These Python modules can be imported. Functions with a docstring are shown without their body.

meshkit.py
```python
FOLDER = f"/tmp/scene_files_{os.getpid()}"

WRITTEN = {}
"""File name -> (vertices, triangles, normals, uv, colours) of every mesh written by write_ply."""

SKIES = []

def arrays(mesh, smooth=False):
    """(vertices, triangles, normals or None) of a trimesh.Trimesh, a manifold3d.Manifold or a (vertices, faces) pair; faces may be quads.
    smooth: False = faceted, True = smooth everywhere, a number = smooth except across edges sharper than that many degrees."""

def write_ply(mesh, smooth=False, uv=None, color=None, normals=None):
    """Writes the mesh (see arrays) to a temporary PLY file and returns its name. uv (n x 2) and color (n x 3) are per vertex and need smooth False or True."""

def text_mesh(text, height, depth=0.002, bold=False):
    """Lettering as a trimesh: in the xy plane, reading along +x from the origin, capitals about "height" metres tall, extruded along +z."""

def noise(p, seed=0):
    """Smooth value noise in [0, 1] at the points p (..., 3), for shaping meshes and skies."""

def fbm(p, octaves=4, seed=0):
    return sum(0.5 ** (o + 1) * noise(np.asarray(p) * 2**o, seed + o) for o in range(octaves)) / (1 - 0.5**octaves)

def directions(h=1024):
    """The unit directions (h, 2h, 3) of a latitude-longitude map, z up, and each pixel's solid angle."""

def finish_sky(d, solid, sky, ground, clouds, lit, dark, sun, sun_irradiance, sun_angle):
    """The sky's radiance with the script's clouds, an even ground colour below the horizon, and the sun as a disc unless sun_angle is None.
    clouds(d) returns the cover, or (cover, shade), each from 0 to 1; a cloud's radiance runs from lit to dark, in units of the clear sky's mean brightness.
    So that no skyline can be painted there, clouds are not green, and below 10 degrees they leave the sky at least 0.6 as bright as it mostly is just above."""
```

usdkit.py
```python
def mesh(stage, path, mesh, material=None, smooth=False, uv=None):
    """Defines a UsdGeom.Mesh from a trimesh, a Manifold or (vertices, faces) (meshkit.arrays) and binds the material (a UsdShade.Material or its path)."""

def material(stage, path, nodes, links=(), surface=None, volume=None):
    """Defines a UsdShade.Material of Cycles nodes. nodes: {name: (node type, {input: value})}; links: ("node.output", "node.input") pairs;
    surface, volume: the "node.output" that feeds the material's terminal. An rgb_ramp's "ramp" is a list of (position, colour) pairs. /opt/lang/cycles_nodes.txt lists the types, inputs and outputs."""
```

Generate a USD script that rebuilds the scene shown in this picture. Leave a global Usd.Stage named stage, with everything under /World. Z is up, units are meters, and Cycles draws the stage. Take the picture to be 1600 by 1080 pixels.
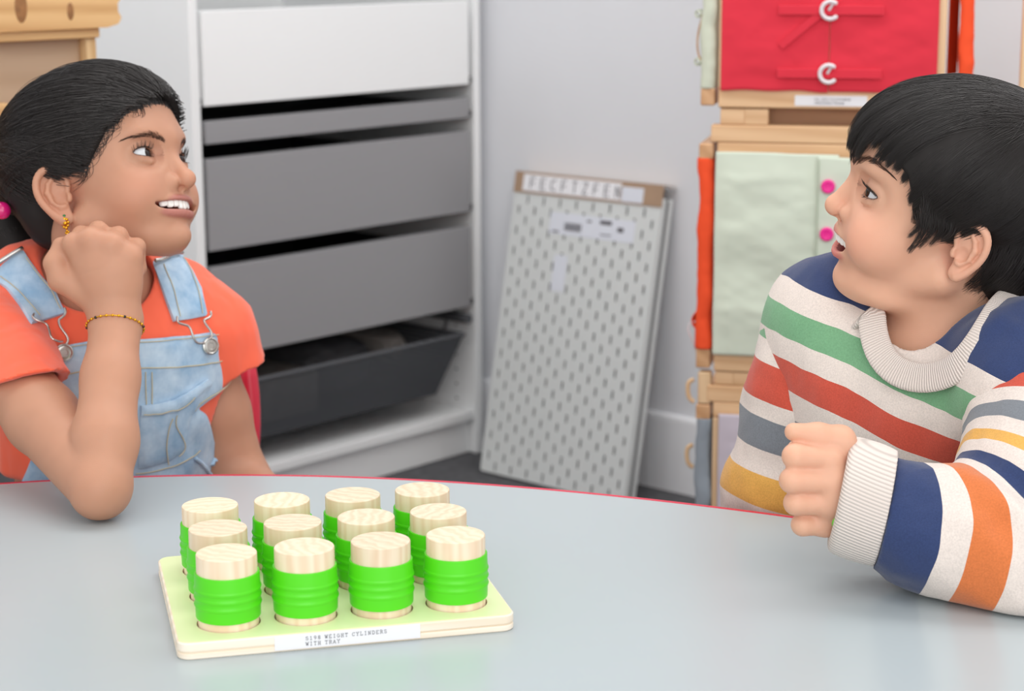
import math, numpy as np, trimesh, manifold3d as m3, usdkit, meshkit
from pxr import Usd, UsdGeom, UsdLux, UsdShade, Gf, Sdf, Vt
from shapely.geometry import Polygon, Point, LineString, box as sbox
from shapely.ops import unary_union
from shapely import affinity

stage = Usd.Stage.CreateInMemory()
UsdGeom.SetStageUpAxis(stage, 'Z'); UsdGeom.SetStageMetersPerUnit(stage, 1.0)
UsdGeom.Xform.Define(stage, '/World'); UsdGeom.Scope.Define(stage, '/World/Looks')

# ---------------------------------------------------------------- camera, light, exposure
S = 0.88
CAM_Z, TZ, PITCH, ROLL, FPX = 1.08 * S, 0.512 * S, 0.2064, -0.0045, 3045.5
EXPOSURE = -0.48
_cp, _sp, _cr, _sr = math.cos(PITCH), math.sin(PITCH), math.cos(ROLL), math.sin(ROLL)
_r, _u, _f = np.array([1, 0, 0.]), np.array([0, _sp, _cp]), np.array([0, _cp, -_sp])
CR = np.array([_cr * _r + _sr * _u, -_sr * _r + _cr * _u, _f]); CC = np.array([0, 0, CAM_Z])
cam = UsdGeom.Camera.Define(stage, '/World/camera')
_m = np.eye(4); _m[0, :3], _m[1, :3], _m[2, :3], _m[3, :3] = CR[0], CR[1], -CR[2], CC
cam.AddTransformOp().Set(Gf.Matrix4d(*map(float, _m.ravel())))
cam.CreateHorizontalApertureAttr(36.0); cam.CreateVerticalApertureAttr(24.3)
cam.CreateFocalLengthAttr(36 * FPX / 1600); cam.CreateExposureAttr(EXPOSURE)
cam.CreateFStopAttr(7.8); cam.CreateFocusDistanceAttr(1.61); cam.CreateClippingRangeAttr((0.05, 100.0))

dome = UsdLux.DomeLight.Define(stage, '/World/sky'); dome.CreateIntensityAttr(0.42); dome.CreateColorAttr(Gf.Vec3f(1.0, 0.985, 0.97))

def area(name, loc, target, w, h, power, col=(1, 1, 1)):
    l = UsdLux.RectLight.Define(stage, '/World/' + name)
    l.CreateWidthAttr(w); l.CreateHeightAttr(h); l.CreateIntensityAttr(power); l.CreateColorAttr(Gf.Vec3f(*col))
    z = np.array(loc, float) - np.array(target, float); z /= np.linalg.norm(z)
    x = np.cross([0, 1, 0.001], z); x /= np.linalg.norm(x); y = np.cross(z, x)
    M = np.eye(4); M[0, :3], M[1, :3], M[2, :3], M[3, :3] = x, y, z, loc
    l.AddTransformOp().Set(Gf.Matrix4d(*map(float, M.ravel())))
area('ceiling_panel_light', (0.5, 0.2, 2.25), (0.1, 1.3, 0.4), 1.3, 1.3, 2.4, (1, 0.985, 0.96))
area('window_light', (0.3, -1.6, 1.35), (0.1, 2.5, 0.6), 3.2, 1.8, 3.2, (0.98, 0.99, 1.0))  # added fill behind the camera to brighten walls and faces, no window there
area('ceiling_panel_light_001', (-0.5, 2.3, 2.3), (-0.5, 2.7, 0), 1.2, 0.8, 5.0, (1, 0.985, 0.96))
area('ceiling_panel_light_002', (0.7, 2.1, 2.3), (0.6, 2.5, 0), 1.2, 0.8, 4.5, (1, 0.985, 0.96))

def ray(x, y): return np.array([(x - 800) / FPX, -(y - 540) / FPX, 1.0]) @ CR
def at_y(x, y, Y): d = ray(x, y); return CC + d * (Y / d[1])
def on_z(x, y, z): d = ray(x, y); return CC + d * ((z - CAM_Z) / d[2])

# ---------------------------------------------------------------- helpers
def lin(c):
    c = np.asarray(c, float) / 255.0
    return tuple(np.where(c <= 0.04045, c / 12.92, ((c + 0.055) / 1.055) ** 2.4))
_used = {}
def numbered(parent, name):
    k = _used.get((parent, name), 0); _used[(parent, name)] = k + 1
    return f'{parent}/{name}' if k == 0 else f'{parent}/{name}_{k:03d}'
def tag(prim, label=None, cat=None, group=None, kind=None):
    for k, v in (('label', label), ('category', cat), ('group', group), ('kind', kind)):
        if v: prim.SetCustomDataByKey(k, v)
    return prim
class Thing:
    def __init__(s, name, label=None, cat=None, loc=(0, 0, 0), rz=0.0, group=None, kind=None):
        s.path = numbered('/World', name); s.loc = np.array(loc, float); s.rz = rz
        x = UsdGeom.Xform.Define(stage, s.path); x.AddTranslateOp().Set(Gf.Vec3d(*map(float, loc)))
        x.AddRotateZOp().Set(math.degrees(rz)); s.prim = tag(x.GetPrim(), label, cat, group, kind)
    def part(s, name, mesh, mat, parent=None, smooth=30, world=False, label=None, kind=None, attrs=None):
        base = s.path if parent is None else parent
        p = numbered(base, name)
        if world:
            v, f, _ = meshkit.arrays(mesh, False); mesh = (s.local(v), f)
        g = usdkit.mesh(stage, p, mesh, mat, smooth)
        if attrs:
            for k, a in attrs.items():
                pv = UsdGeom.PrimvarsAPI(g)
                a = np.asarray(a, np.float32)
                if a.ndim == 1: pv.CreatePrimvar(k, Sdf.ValueTypeNames.FloatArray, 'vertex').Set(Vt.FloatArray.FromNumpy(a))
                else: pv.CreatePrimvar(k, Sdf.ValueTypeNames.Color3fArray, 'vertex').Set(Vt.Vec3fArray.FromNumpy(a))
        tag(g.GetPrim(), label, kind=kind)
        return p
    def local(s, v):
        c, n = math.cos(-s.rz), math.sin(-s.rz); q = np.asarray(v, float) - s.loc
        return np.stack([c * q[..., 0] - n * q[..., 1], n * q[..., 0] + c * q[..., 1], q[..., 2]], -1)
    def curves(s, name, strands, mat, parent=None, width=0.0004, world=True, label=None, taper=True):
        p = numbered(s.path if parent is None else parent, name)
        c = UsdGeom.BasisCurves.Define(stage, p); c.CreateTypeAttr('linear')
        pts = np.concatenate(strands); pts = s.local(pts) if world else pts
        c.CreateCurveVertexCountsAttr(Vt.IntArray.FromNumpy(np.array([len(q) for q in strands], np.int32)))
        c.CreatePointsAttr(Vt.Vec3fArray.FromNumpy(pts.astype(np.float32)))
        w = np.concatenate([width * (np.linspace(1, 0.25, len(q)) if taper else np.ones(len(q))) for q in strands])
        c.CreateWidthsAttr(Vt.FloatArray.FromNumpy(w.astype(np.float32))); c.SetWidthsInterpolation('vertex')
        UsdShade.MaterialBindingAPI.Apply(c.GetPrim()).Bind(mat); tag(c.GetPrim(), label)
        return p
def single(name, mesh, mat, label=None, cat=None, group=None, kind=None, smooth=30, loc=(0, 0, 0), rz=0):
    p = numbered('/World', name); g = usdkit.mesh(stage, p, mesh, mat, smooth)
    g.AddTranslateOp().Set(Gf.Vec3d(*map(float, loc))); g.AddRotateZOp().Set(math.degrees(rz))
    tag(g.GetPrim(), label, cat, group, kind); return p
def dup(src, label, loc, rz=0.0, name=None):
    p = numbered('/World', name or src.path.split('/')[-1]); x = UsdGeom.Xform.Define(stage, p)
    x.GetPrim().GetReferences().AddInternalReference(src.path); x.GetPrim().SetInstanceable(True)
    x.ClearXformOpOrder(); x.AddTranslateOp().Set(Gf.Vec3d(*map(float, loc))); x.AddRotateZOp().Set(math.degrees(rz))
    was = src.prim.GetCustomData(); tag(x.GetPrim(), label, was['category'], was.get('group')); return p

def rbox(x0, x1, y0, y1, z0, z1, r=0.002, seg=8):
    r = min(r, (x1 - x0) / 2.01, (y1 - y0) / 2.01, (z1 - z0) / 2.01)
    s = m3.Manifold.sphere(r, seg)
    return m3.Manifold.batch_hull([s.translate((x, y, z)) for x in (x0 + r, x1 - r) for y in (y0 + r, y1 - r) for z in (z0 + r, z1 - r)])
def join(*ms):
    out = []
    for m in ms:
        v, f, _ = meshkit.arrays(m, False); out.append(trimesh.Trimesh(v, f, process=False))
    return trimesh.util.concatenate(out)
def extrude(poly, h, z=0.0):
    g = [trimesh.creation.extrude_polygon(p, h, engine='earcut') for p in getattr(poly, 'geoms', [poly])]
    m = trimesh.util.concatenate(g); m.apply_translation((0, 0, z)); return m
def lathe(prof, n=64):
    return trimesh.creation.revolve(np.array(prof, float), sections=n)
def tube(pts, r, n=10, caps=True):
    p = np.asarray(pts, float); r = np.broadcast_to(r, (len(p),)).astype(float)
    t = np.gradient(p, axis=0); t /= np.linalg.norm(t, axis=1, keepdims=True) + 1e-12
    a = np.cross(t[0], [0.31, 0.2, 0.93]); a /= np.linalg.norm(a); A = []
    for k in range(len(p)):
        a = a - t[k] * (a @ t[k]); a /= np.linalg.norm(a); A.append(a)
    A = np.array(A); B = np.cross(t, A); w = np.arange(n) * 2 * np.pi / n
    v = p[:, None] + r[:, None, None] * (np.cos(w)[None, :, None] * A[:, None] + np.sin(w)[None, :, None] * B[:, None])
    v = v.reshape(-1, 3); i, j = np.meshgrid(np.arange(len(p) - 1), np.arange(n), indexing='ij')
    q = np.stack([i * n + j, i * n + (j + 1) % n, (i + 1) * n + (j + 1) % n, (i + 1) * n + j], -1).reshape(-1, 4)
    f = np.vstack([q[:, [0, 1, 2]], q[:, [0, 2, 3]]])
    if caps:
        L = len(v); v = np.vstack([v, p[:1], p[-1:]]); k = np.arange(n)
        f = np.vstack([f, np.stack([np.full(n, L), (k + 1) % n, k], 1), np.stack([np.full(n, L + 1), (len(p) - 1) * n + k, (len(p) - 1) * n + (k + 1) % n], 1)])
    return trimesh.Trimesh(v, f, process=False)
def spline(pts, n=8):
    from scipy.interpolate import CubicSpline
    p = np.asarray(pts, float); d = np.r_[0, np.cumsum(np.linalg.norm(np.diff(p, axis=0), axis=1))]
    return CubicSpline(d, p)(np.linspace(0, d[-1], (len(p) - 1) * n + 1))
def sheet(fn, nu, nv, thick):
    """closed thin slab: fn(u,v) -> points; thickness along grid normals"""
    u, v = np.meshgrid(np.linspace(0, 1, nu), np.linspace(0, 1, nv), indexing='ij'); P = fn(u, v)
    return slab(P, thick)
def slab(P, thick):
    nu, nv = P.shape[:2]
    N = np.cross(np.gradient(P, axis=0), np.gradient(P, axis=1)); N /= np.linalg.norm(N, axis=-1, keepdims=True) + 1e-12
    A, B = P.reshape(-1, 3), (P - N * np.reshape(thick, (1, 1, 1)) if np.ndim(thick) == 0 else P - N * thick[..., None]).reshape(-1, 3)
    i, j = np.meshgrid(np.arange(nu - 1), np.arange(nv - 1), indexing='ij'); k = (i * nv + j).ravel(); n = nu * nv
    top = np.stack([k, k + nv, k + nv + 1, k + 1], 1); bot = n + top[:, ::-1]
    e = np.r_[np.arange(nv - 1) , ]; rim = []
    def strip(ids):
        for a, b in zip(ids[:-1], ids[1:]): rim.append((a, b, b + n, a + n))
    g = np.arange(n).reshape(nu, nv); strip(g[0, :]); strip(g[:, -1]); strip(g[-1, ::-1]); strip(g[::-1, 0])
    return trimesh.Trimesh(np.vstack([A, B]), np.vstack([np.vstack([q[:, [0, 1, 2]], q[:, [0, 2, 3]]]) for q in (top, bot, np.array(rim))]), process=False)

# ---------------------------------------------------------------- materials
def M(name, nodes, links, surface='p.BSDF'):
    return usdkit.material(stage, '/World/Looks/' + name, nodes, links, surface=surface)
def plain(name, c, rough=0.5, spec=0.5, metal=0.0, var=0.0, scale=40.0, bump=0.0, bscale=200.0, sheen=0.0, coat=0.0, sub=0.0):
    c = np.array(lin(c)); n = {'p': ('principled_bsdf', dict(base_color=tuple(c), roughness=rough, specular_ior_level=spec, metallic=metal, sheen_weight=sheen, coat_weight=coat, coat_roughness=0.15))}
    l = []; n['tc'] = ('texture_coordinate', {})
    if sub: n['p'][1].update(subsurface_weight=sub, subsurface_radius=(1, 0.4, 0.25), subsurface_scale=0.004)
    if var:
        n['no'] = ('noise_texture', dict(scale=scale, detail=3.0)); n['rp'] = ('rgb_ramp', dict(ramp=[(0.25, tuple(c * (1 - var))), (0.75, tuple(np.minimum(c * (1 + var), 1)))]))
        l += [('tc.object', 'no.vector'), ('no.fac', 'rp.fac'), ('rp.color', 'p.base_color')]
    if bump:
        n['bn'] = ('noise_texture', dict(scale=bscale, detail=2.0)); n['bu'] = ('bump', dict(strength=bump, distance=0.002))
        l += [('tc.object', 'bn.vector'), ('bn.fac', 'bu.height'), ('bu.normal', 'p.normal')]
    return M(name, n, l)
def wood(name, light, dark, axis='x', freq=60.0, rough=0.45, dist=4.0, vary=0.0, spec=0.4):
    rot = {'x': (0, 0, 0), 'z': (0, math.pi / 2, 0), 'y': (0, 0, math.pi / 2)}[axis]
    sc = {'x': (0.06, 1, 1), 'y': (1, 0.06, 1), 'z': (1, 1, 0.06)}[axis]
    n = {'tc': ('texture_coordinate', {}), 'mp': ('mapping', dict(scale=sc)), 'oi': ('object_info', {}),
         'of': ('vector_math', dict(math_type='add')), 'k': ('vector_math', dict(math_type='scale', scale=7.3)), 'cx': ('combine_xyz', {}),
         'wv': ('wave_texture', dict(wave_type='bands', bands_direction='diagonal', scale=freq, distortion=dist, detail=2.5, detail_scale=1.6)),
         'no': ('noise_texture', dict(scale=freq * 3.2, detail=3.0, roughness=0.6)), 'ad': ('math', dict(math_type='multiply_add', value2=0.45)),
         'rp': ('rgb_ramp', dict(ramp=[(0.15, lin(light)), (0.62, tuple(0.5 * np.array(lin(light)) + 0.5 * np.array(lin(dark)))), (1.0, lin(dark))])),
         'hs': ('hsv', {}), 'vr': ('math', dict(math_type='multiply_add', value2=vary, value3=1 - vary * 0.6)),
         'bu': ('bump', dict(strength=0.08, distance=0.001)),
         'p': ('principled_bsdf', dict(roughness=rough, specular_ior_level=spec))}
    l = [('tc.object', 'of.vector1'), ('oi.random', 'cx.x'), ('oi.random', 'cx.y'), ('cx.vector', 'k.vector1'), ('k.vector', 'of.vector2'), ('of.vector', 'mp.vector'), ('mp.vector', 'wv.vector'), ('mp.vector', 'no.vector'),
         ('no.fac', 'ad.value1'), ('wv.fac', 'mx.value1'), ('ad.value', 'mx.value3'), ('mx.value', 'rp.fac'), ('rp.color', 'hs.color'),
         ('oi.random', 'vr.value1'), ('vr.value', 'hs.value'), ('hs.color', 'p.base_color'), ('no.fac', 'bu.height'), ('bu.normal', 'p.normal')]
    n['mx'] = ('math', dict(math_type='multiply_add', value2=0.5)); 
    return M(name, n, l)
# ---------------------------------------------------------------- the room
CA = 0.842; N = np.array([math.cos(CA), math.sin(CA), 0]); MM = np.array([-math.sin(CA), math.cos(CA), 0])
C0 = np.array([-0.0553, 3.5614, 0.0])
m_wall = plain('wall_paint', (226, 228, 233), 0.6, 0.3, var=0.012, scale=6)
m_trim = plain('trim_paint', (232, 234, 238), 0.4)
m_white = plain('white_foil', (236, 238, 239), 0.35)
m_carpet = plain('dark_carpet', (92, 92, 95), 0.95, 0.1, var=0.25, scale=60, bump=0.6, bscale=600)
single('floor', rbox(-4, 4, -1, 6, -0.05, 0, 0.001), m_carpet, kind='structure')
# the right-hand wall runs along -MM at N.p = 2.62
WR = 2.648
def wallbox(x0, x1, y0, y1, z0, z1, r=0.001): return rbox(x0, x1, y0, y1, z0, z1, r)
WL = N * WR                                       # local x = away along MM, y = into the wall (N)
single('wall_right', rbox(-5, 1.0, -0.1, 0, 0, 2.5, 0.001).translate((0, 0, 0)).rotate((0, 0, 0)), m_wall, kind='structure', loc=WL + MM * 2.2, rz=CA + math.pi / 2)
bb = extrude(Polygon([(0, 0), (0.012, 0), (0.012, 0.125), (0.009, 0.133), (0.004, 0.136), (0, 0.136)]), 6.0)
bb.vertices = bb.vertices[:, [2, 0, 1]] * [1, 1, 1] - [3, 0, 0]; bb.invert() if bb.volume < 0 else None
single('baseboard_right', bb, m_trim, kind='structure', loc=WL - MM * 0.445 + MM * (-2.0 + 3.0 - 0.555), rz=CA + math.pi / 2)
BW = 0.70                                         # back wall behind the cabinet
single('wall_back', rbox(-4.0, 0.1, BW, BW + 0.1, 0, 2.5, 0.001), m_wall, kind='structure', loc=C0, rz=CA)

# ---------------------------------------------------------------- drawer cabinet
m_grey = plain('grey_foil', (146, 146, 149), 0.35); m_dark = plain('dark_metal', (42, 42, 45), 0.5)
cab = Thing('drawer_cabinet', 'tall white open cabinet frame holding grey and white drawers beside the right wall', 'cabinet', C0, CA)
W, D, HT = 0.667, 0.52, 2.02
cab.part('side_panel', rbox(-W, -W + 0.018, 0, D, 0, HT), m_white); cab.part('side_panel', rbox(-0.018, 0, 0, D, 0, HT), m_white)
cab.part('back_panel', rbox(-W + 0.018, -0.018, D - 0.012, D, 0.0, HT), m_white)
cab.part('top_panel', rbox(-W + 0.018, -0.018, 0, D - 0.012, HT - 0.018, HT), m_white)
cab.part('shelf', rbox(-W + 0.018, -0.018, 0.004, D - 0.012, 0.066, 0.084), m_white); cab.part('plinth', rbox(-W + 0.018, -0.018, 0.02, 0.036, 0, 0.066), m_white)
def drawer(z0, z1, mat, label):
    d = cab.part('drawer', rbox(-W + 0.023, -0.034, -0.004, 0.014, z0, z1, 0.0015), mat, label=label)
    bz = z0 + 0.012; tz = z1 - (z1 - z0) * 0.25
    cab.part('drawer_box', join(rbox(-W + 0.03, -0.04, 0.015, 0.47, bz, bz + 0.008), rbox(-W + 0.03, -W + 0.042, 0.015, 0.47, bz + .008, tz), rbox(-0.052, -0.04, 0.015, 0.47, bz + .008, tz), rbox(-W + .042, -0.052, 0.458, 0.47, bz + .008, tz)), m_dark, parent=d)
    cab.part('runner', join(rbox(-W + 0.0185, -W + 0.0295, 0.003, 0.46, z0 + 0.002, z0 + 0.012), rbox(-0.0395, -0.0185, 0.003, 0.46, z0 + 0.002, z0 + 0.012)), m_dark, parent=d)
drawer(0.692, 0.8405, m_white, 'white tall drawer'); drawer(0.632, 0.668, m_grey, 'grey shallow drawer')
drawer(0.461, 0.608, m_grey, 'upper grey deep drawer'); drawer(0.285, 0.434, m_grey, 'lower grey deep drawer')
cab.part('runner_hole', join(*[trimesh.creation.cylinder(0.0022, 0.001, transform=trimesh.transformations.translation_matrix((-0.0182, 0.05, z)) @ trimesh.transformations.rotation_matrix(math.pi / 2, [0, 1, 0])) for z in np.arange(0.1, 0.3, 0.028)]), m_dark, kind='stuff')
# wire basket that hangs below the drawers
m_mesh = M('basket_mesh', {'tc': ('texture_coordinate', {}), 'wx': ('wave_texture', dict(wave_type='bands', bands_direction='x', scale=85.0)), 'wz': ('wave_texture', dict(wave_type='bands', bands_direction='z', scale=85.0)),
    'mn': ('math', dict(math_type='maximum')), 'gt': ('math', dict(math_type='greater_than', value2=0.72)), 't': ('transparent_bsdf', {}), 'd': ('principled_bsdf', dict(base_color=lin((84, 87, 92)), roughness=0.45)), 'x': ('mix_closure', {})},
    [('tc.object', 'wx.vector'), ('tc.object', 'wz.vector'), ('wx.fac', 'mn.value1'), ('wz.fac', 'mn.value2'), ('mn.value', 'gt.value1'), ('gt.value', 'x.fac'), ('t.BSDF', 'x.closure1'), ('d.BSDF', 'x.closure2')], 'x.closure')
m_wire = plain('basket_wire', (84, 86, 90), 0.4)
bs = Thing('wire_basket', 'dark mesh pull-out basket under the lowest drawer of the cabinet', 'basket', C0 + N * -0.33, CA)
xl, xr, yf, yb = -0.29, 0.278, 0.0, 0.46
def wallq(a, b, c, d): return trimesh.Trimesh([a, b, c, d], [[0, 1, 2], [0, 2, 3]], process=False)
T_ = [(xl, yf, 0.234), (xr, yf, 0.234), (xr, yb, 0.234), (xl, yb, 0.234)]; B_ = [(xl + .03, yf + .02, 0.128), (xr - .055, yf + .02, 0.128), (xr - .055, yb - .03, 0.128), (xl + .03, yb - .03, 0.128)]
def panel(a, b, c, d, t=0.0012):
    P = np.array([[a, b], [d, c]], float); return slab(P, t)
for k in range(4): bs.part('mesh_panel', panel(B_[k], B_[(k + 1) % 4], T_[(k + 1) % 4], T_[k]), m_mesh)
bs.part('mesh_panel', panel(*B_), m_mesh)
bs.part('rim', tube(np.array(T_ + T_[:1]), 0.0045), m_wire)
for x in (xl - .004, xr + 0.012):
    rl = bs.part('rail', tube([(x, -0.004, 0.262), (x, 0.47, 0.262)], 0.009, 14), m_wire)
    bs.part('rail_hook', tube([(x, 0.05, 0.262), (x - 0.006 * np.sign(x), 0.05, 0.245), (np.sign(x) * abs(xr) , 0.05, 0.234)], 0.003), m_wire)
m_pack = plain('grey_packaging', (150, 146, 142), 0.7, var=0.2, scale=30); m_pack2 = plain('dark_packaging', (86, 88, 92), 0.6, var=0.2, scale=30)
def lumpy(cx, cy, cz, sx, sy, sz, seed):
    s = trimesh.creation.icosphere(4); v = np.array(s.vertices); v = np.sign(v) * np.abs(v) ** 0.6
    v *= (1 + 0.22 * (meshkit.fbm(np.array(s.vertices) * 2.1 + seed, 3, seed) - 0.5))[:, None]
    s.vertices = v * [sx, sy, sz] + [cx, cy, cz]; return s
single('storage_box', rbox(-0.1, 0.1, -0.14, 0.14, 0.004, 0.078, 0.004), m_pack, 'grey cardboard box lying in the left part of the mesh basket', 'box', loc=C0 + N * -0.45 + MM * 0.21 + [0, 0, .13], rz=CA)
single('packed_bag', lumpy(0, 0, 0.055, 0.085, 0.13, 0.05, 3), m_pack2, 'dark crumpled bag in the middle of the mesh basket', 'bag', loc=C0 + N * -0.255 + MM * 0.22 + [0, 0, .133], rz=CA, smooth=True)
single('packed_bag', lumpy(0, 0, 0.05, 0.034, 0.11, 0.028, 5), m_pack, 'pale crumpled bag at the right end of the mesh basket', 'bag', loc=C0 + N * -0.13 + MM * 0.2 + [0, 0, .13+.03], rz=CA, smooth=True)

# ---------------------------------------------------------------- pegboard leaning on the wall
m_peg = plain('pegboard_paint', (214, 218, 218), 0.4); m_pegback = plain('pegboard_back', (104, 106, 108), 0.6)
m_card = plain('cardboard', (168, 140, 116), 0.8, var=0.06); m_paper = plain('white_paper', (236, 236, 240), 0.6); m_ink = plain('grey_ink', (92, 90, 96), 0.7)
m_label = plain('clear_label', (222, 226, 236), 0.25)
PW, PH, LEAN = 0.332, 0.524, math.radians(11.0)
pb = np.array([-0.0511, 3.4237, 0.0]); PD = -MM           # board's x axis runs along the wall towards the camera
prz = math.atan2(PD[1], PD[0])
peg = Thing('pegboard', 'white slotted pegboard leaning against the wall beside the cabinet', 'pegboard', pb, prz)
def lean(mesh):                                            # (x, height, depth out of front) -> local
    v, f, _ = meshkit.arrays(mesh, False); x, h, d = v[:, 0], v[:, 1], v[:, 2]
    y = h * math.sin(LEAN) - d * math.cos(LEAN); z = h * math.cos(LEAN) + d * math.sin(LEAN) + 0.002
    return trimesh.Trimesh(np.stack([x, y, z], 1), f, process=False)
holes = []; pc = 0.0376
pans = sbox(0.006, 0.006, PW - 0.006, PH - 0.006).buffer(0.006)
rows = int((PH - 0.02) / (pc / 2))
for r in range(29):
    y = PH - 0.028 - r * pc / 2 * 0.99
    if y < 0.012: break
    for c in range(9):
        x = 0.034 + c * pc - (0.0188 if r % 2 else 0)
        if 0.008 < x < PW - 0.008: holes.append(LineString([(x, y - 0.0058), (x, y + 0.0058)]).buffer(0.0022, quad_segs=2))
peg.part('front_panel', lean(extrude(pans.difference(unary_union(holes)), 0.003, 0.009)), m_peg)
peg.part('edge_flange', lean(extrude(pans.difference(pans.buffer(-0.002)), 0.009, 0.0)), m_peg)
peg.part('back_panel', lean(extrude(pans, 0.006, -0.0075)), m_pegback)
peg.part('rear_board', lean(extrude(pans, 0.0115, -0.0192)), m_peg)
cb = peg.part('cardboard_strip', lean(join(extrude(sbox(-0.001, PH - 0.016, PW + 0.001, PH + 0.022), 0.001, 0.0124), extrude(sbox(-0.001, PH + 0.021, PW + 0.001, PH + 0.022), 0.033, -0.021))), m_card)
ps = peg.part('paper_strip', lean(extrude(sbox(0.02, PH - 0.012, 0.243, PH + 0.018), 0.0006, 0.0136)), m_paper, parent=cb)
peg.part('paper_strip', lean(extrude(sbox(0.245, PH - 0.013, 0.292, PH + 0.013), 0.0006, 0.0136)), m_label, parent=cb)
ink = []
def st(pts, w=0.0016): ink.append(LineString(pts).buffer(w, quad_segs=2))
for k, (g, x) in enumerate(zip('FECFTZFEN', np.linspace(0.038, 0.232, 9))):
    y0, y1 = PH - 0.007, PH + 0.012; w = 0.009
    shapes = {'F': [[(x, y0), (x, y1), (x + w, y1)], [(x, (y0 + y1) / 2), (x + w * .8, (y0 + y1) / 2)]], 'E': [[(x + w, y0), (x, y0), (x, y1), (x + w, y1)], [(x, (y0 + y1) / 2), (x + w * .8, (y0 + y1) / 2)]],
        'C': [[(x + w, y0), (x, y0 + .003), (x, y1 - .003), (x + w, y1)]], 'T': [[(x + w / 2, y0), (x + w / 2, y1)], [(x, y1), (x + w, y1)]], 'Z': [[(x, y1), (x + w, y1), (x, y0), (x + w, y0)]], 'N': [[(x, y0), (x, y1), (x + w, y0), (x + w, y1)]]}
    for s_ in shapes[g]: st(s_, 0.0011)
peg.part('ink_mark', lean(extrude(unary_union(ink), 0.0003, 0.01425)), m_ink, parent=cb, kind='stuff')
lb = peg.part('label', lean(extrude(sbox(0.092, PH - 0.082, 0.282, PH - 0.044), 0.0004, 0.0121)), m_label)
bars = [sbox(x, PH - 0.074, x + 0.0016 + 0.001 * (k % 3), PH - 0.06) for k, x in enumerate(np.arange(0.126, 0.164, 0.0036))]
peg.part('barcode', lean(extrude(unary_union(bars), 0.0002, 0.0126)), m_ink, parent=lb, kind='stuff')
for b4 in ((0.205, 0.056, 0.231, 0.049), (0.208, 0.0745, 0.232, 0.0725), (0.176, 0.055, 0.186, 0.0515), (0.245, 0.066, 0.258, 0.058), (0.1, 0.079, 0.115, 0.076)): peg.part('print', lean(extrude(sbox(b4[0], PH - b4[1], b4[2], PH - b4[3]), 0.0002, 0.0126)), m_ink, parent=lb)
l2 = peg.part('label', lean(extrude(sbox(0.112, PH - 0.182, 0.142, PH - 0.118), 0.0004, 0.0121)), m_label)

# ---------------------------------------------------------------- pine shelf unit at the left
m_pine = wood('pine', (226, 186, 132), (190, 140, 88), 'x', 26, vary=0.06); m_ply = wood('tan_plywood', (192, 165, 138), (176, 148, 120), 'x', 14)
m_pine_z = wood('pine_upright', (228, 196, 148), (200, 158, 108), 'z', 30); m_knot = plain('wood_knot', (150, 104, 62), 0.5, var=0.25, scale=120)
s0 = at_y(160, 60, 2.55); s0[2] = 0
su = Thing('pine_shelf', 'pale pine shelf unit with a wavy-ended plank behind the girl at the left edge', 'shelf', s0, CA)
zt_ = at_y(160, 42, 2.55)[2]
pl = Polygon([(-0.75, 0), (-0.006, 0), (0.012, 0.004), (0.017, 0.012), (0.012, 0.02), (0.012, 0.03), (0.02, 0.04), (0.022, 0.055), (0.01, 0.07), (-0.75, 0.07)])
pm = extrude(pl, 0.02); pm.vertices = pm.vertices[:, [0, 2, 1]] * [1, 1, 1] + [0, -0.02, zt_]; pm.invert()
pk = su.part('top_plank', pm, m_pine, smooth=20)
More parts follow.
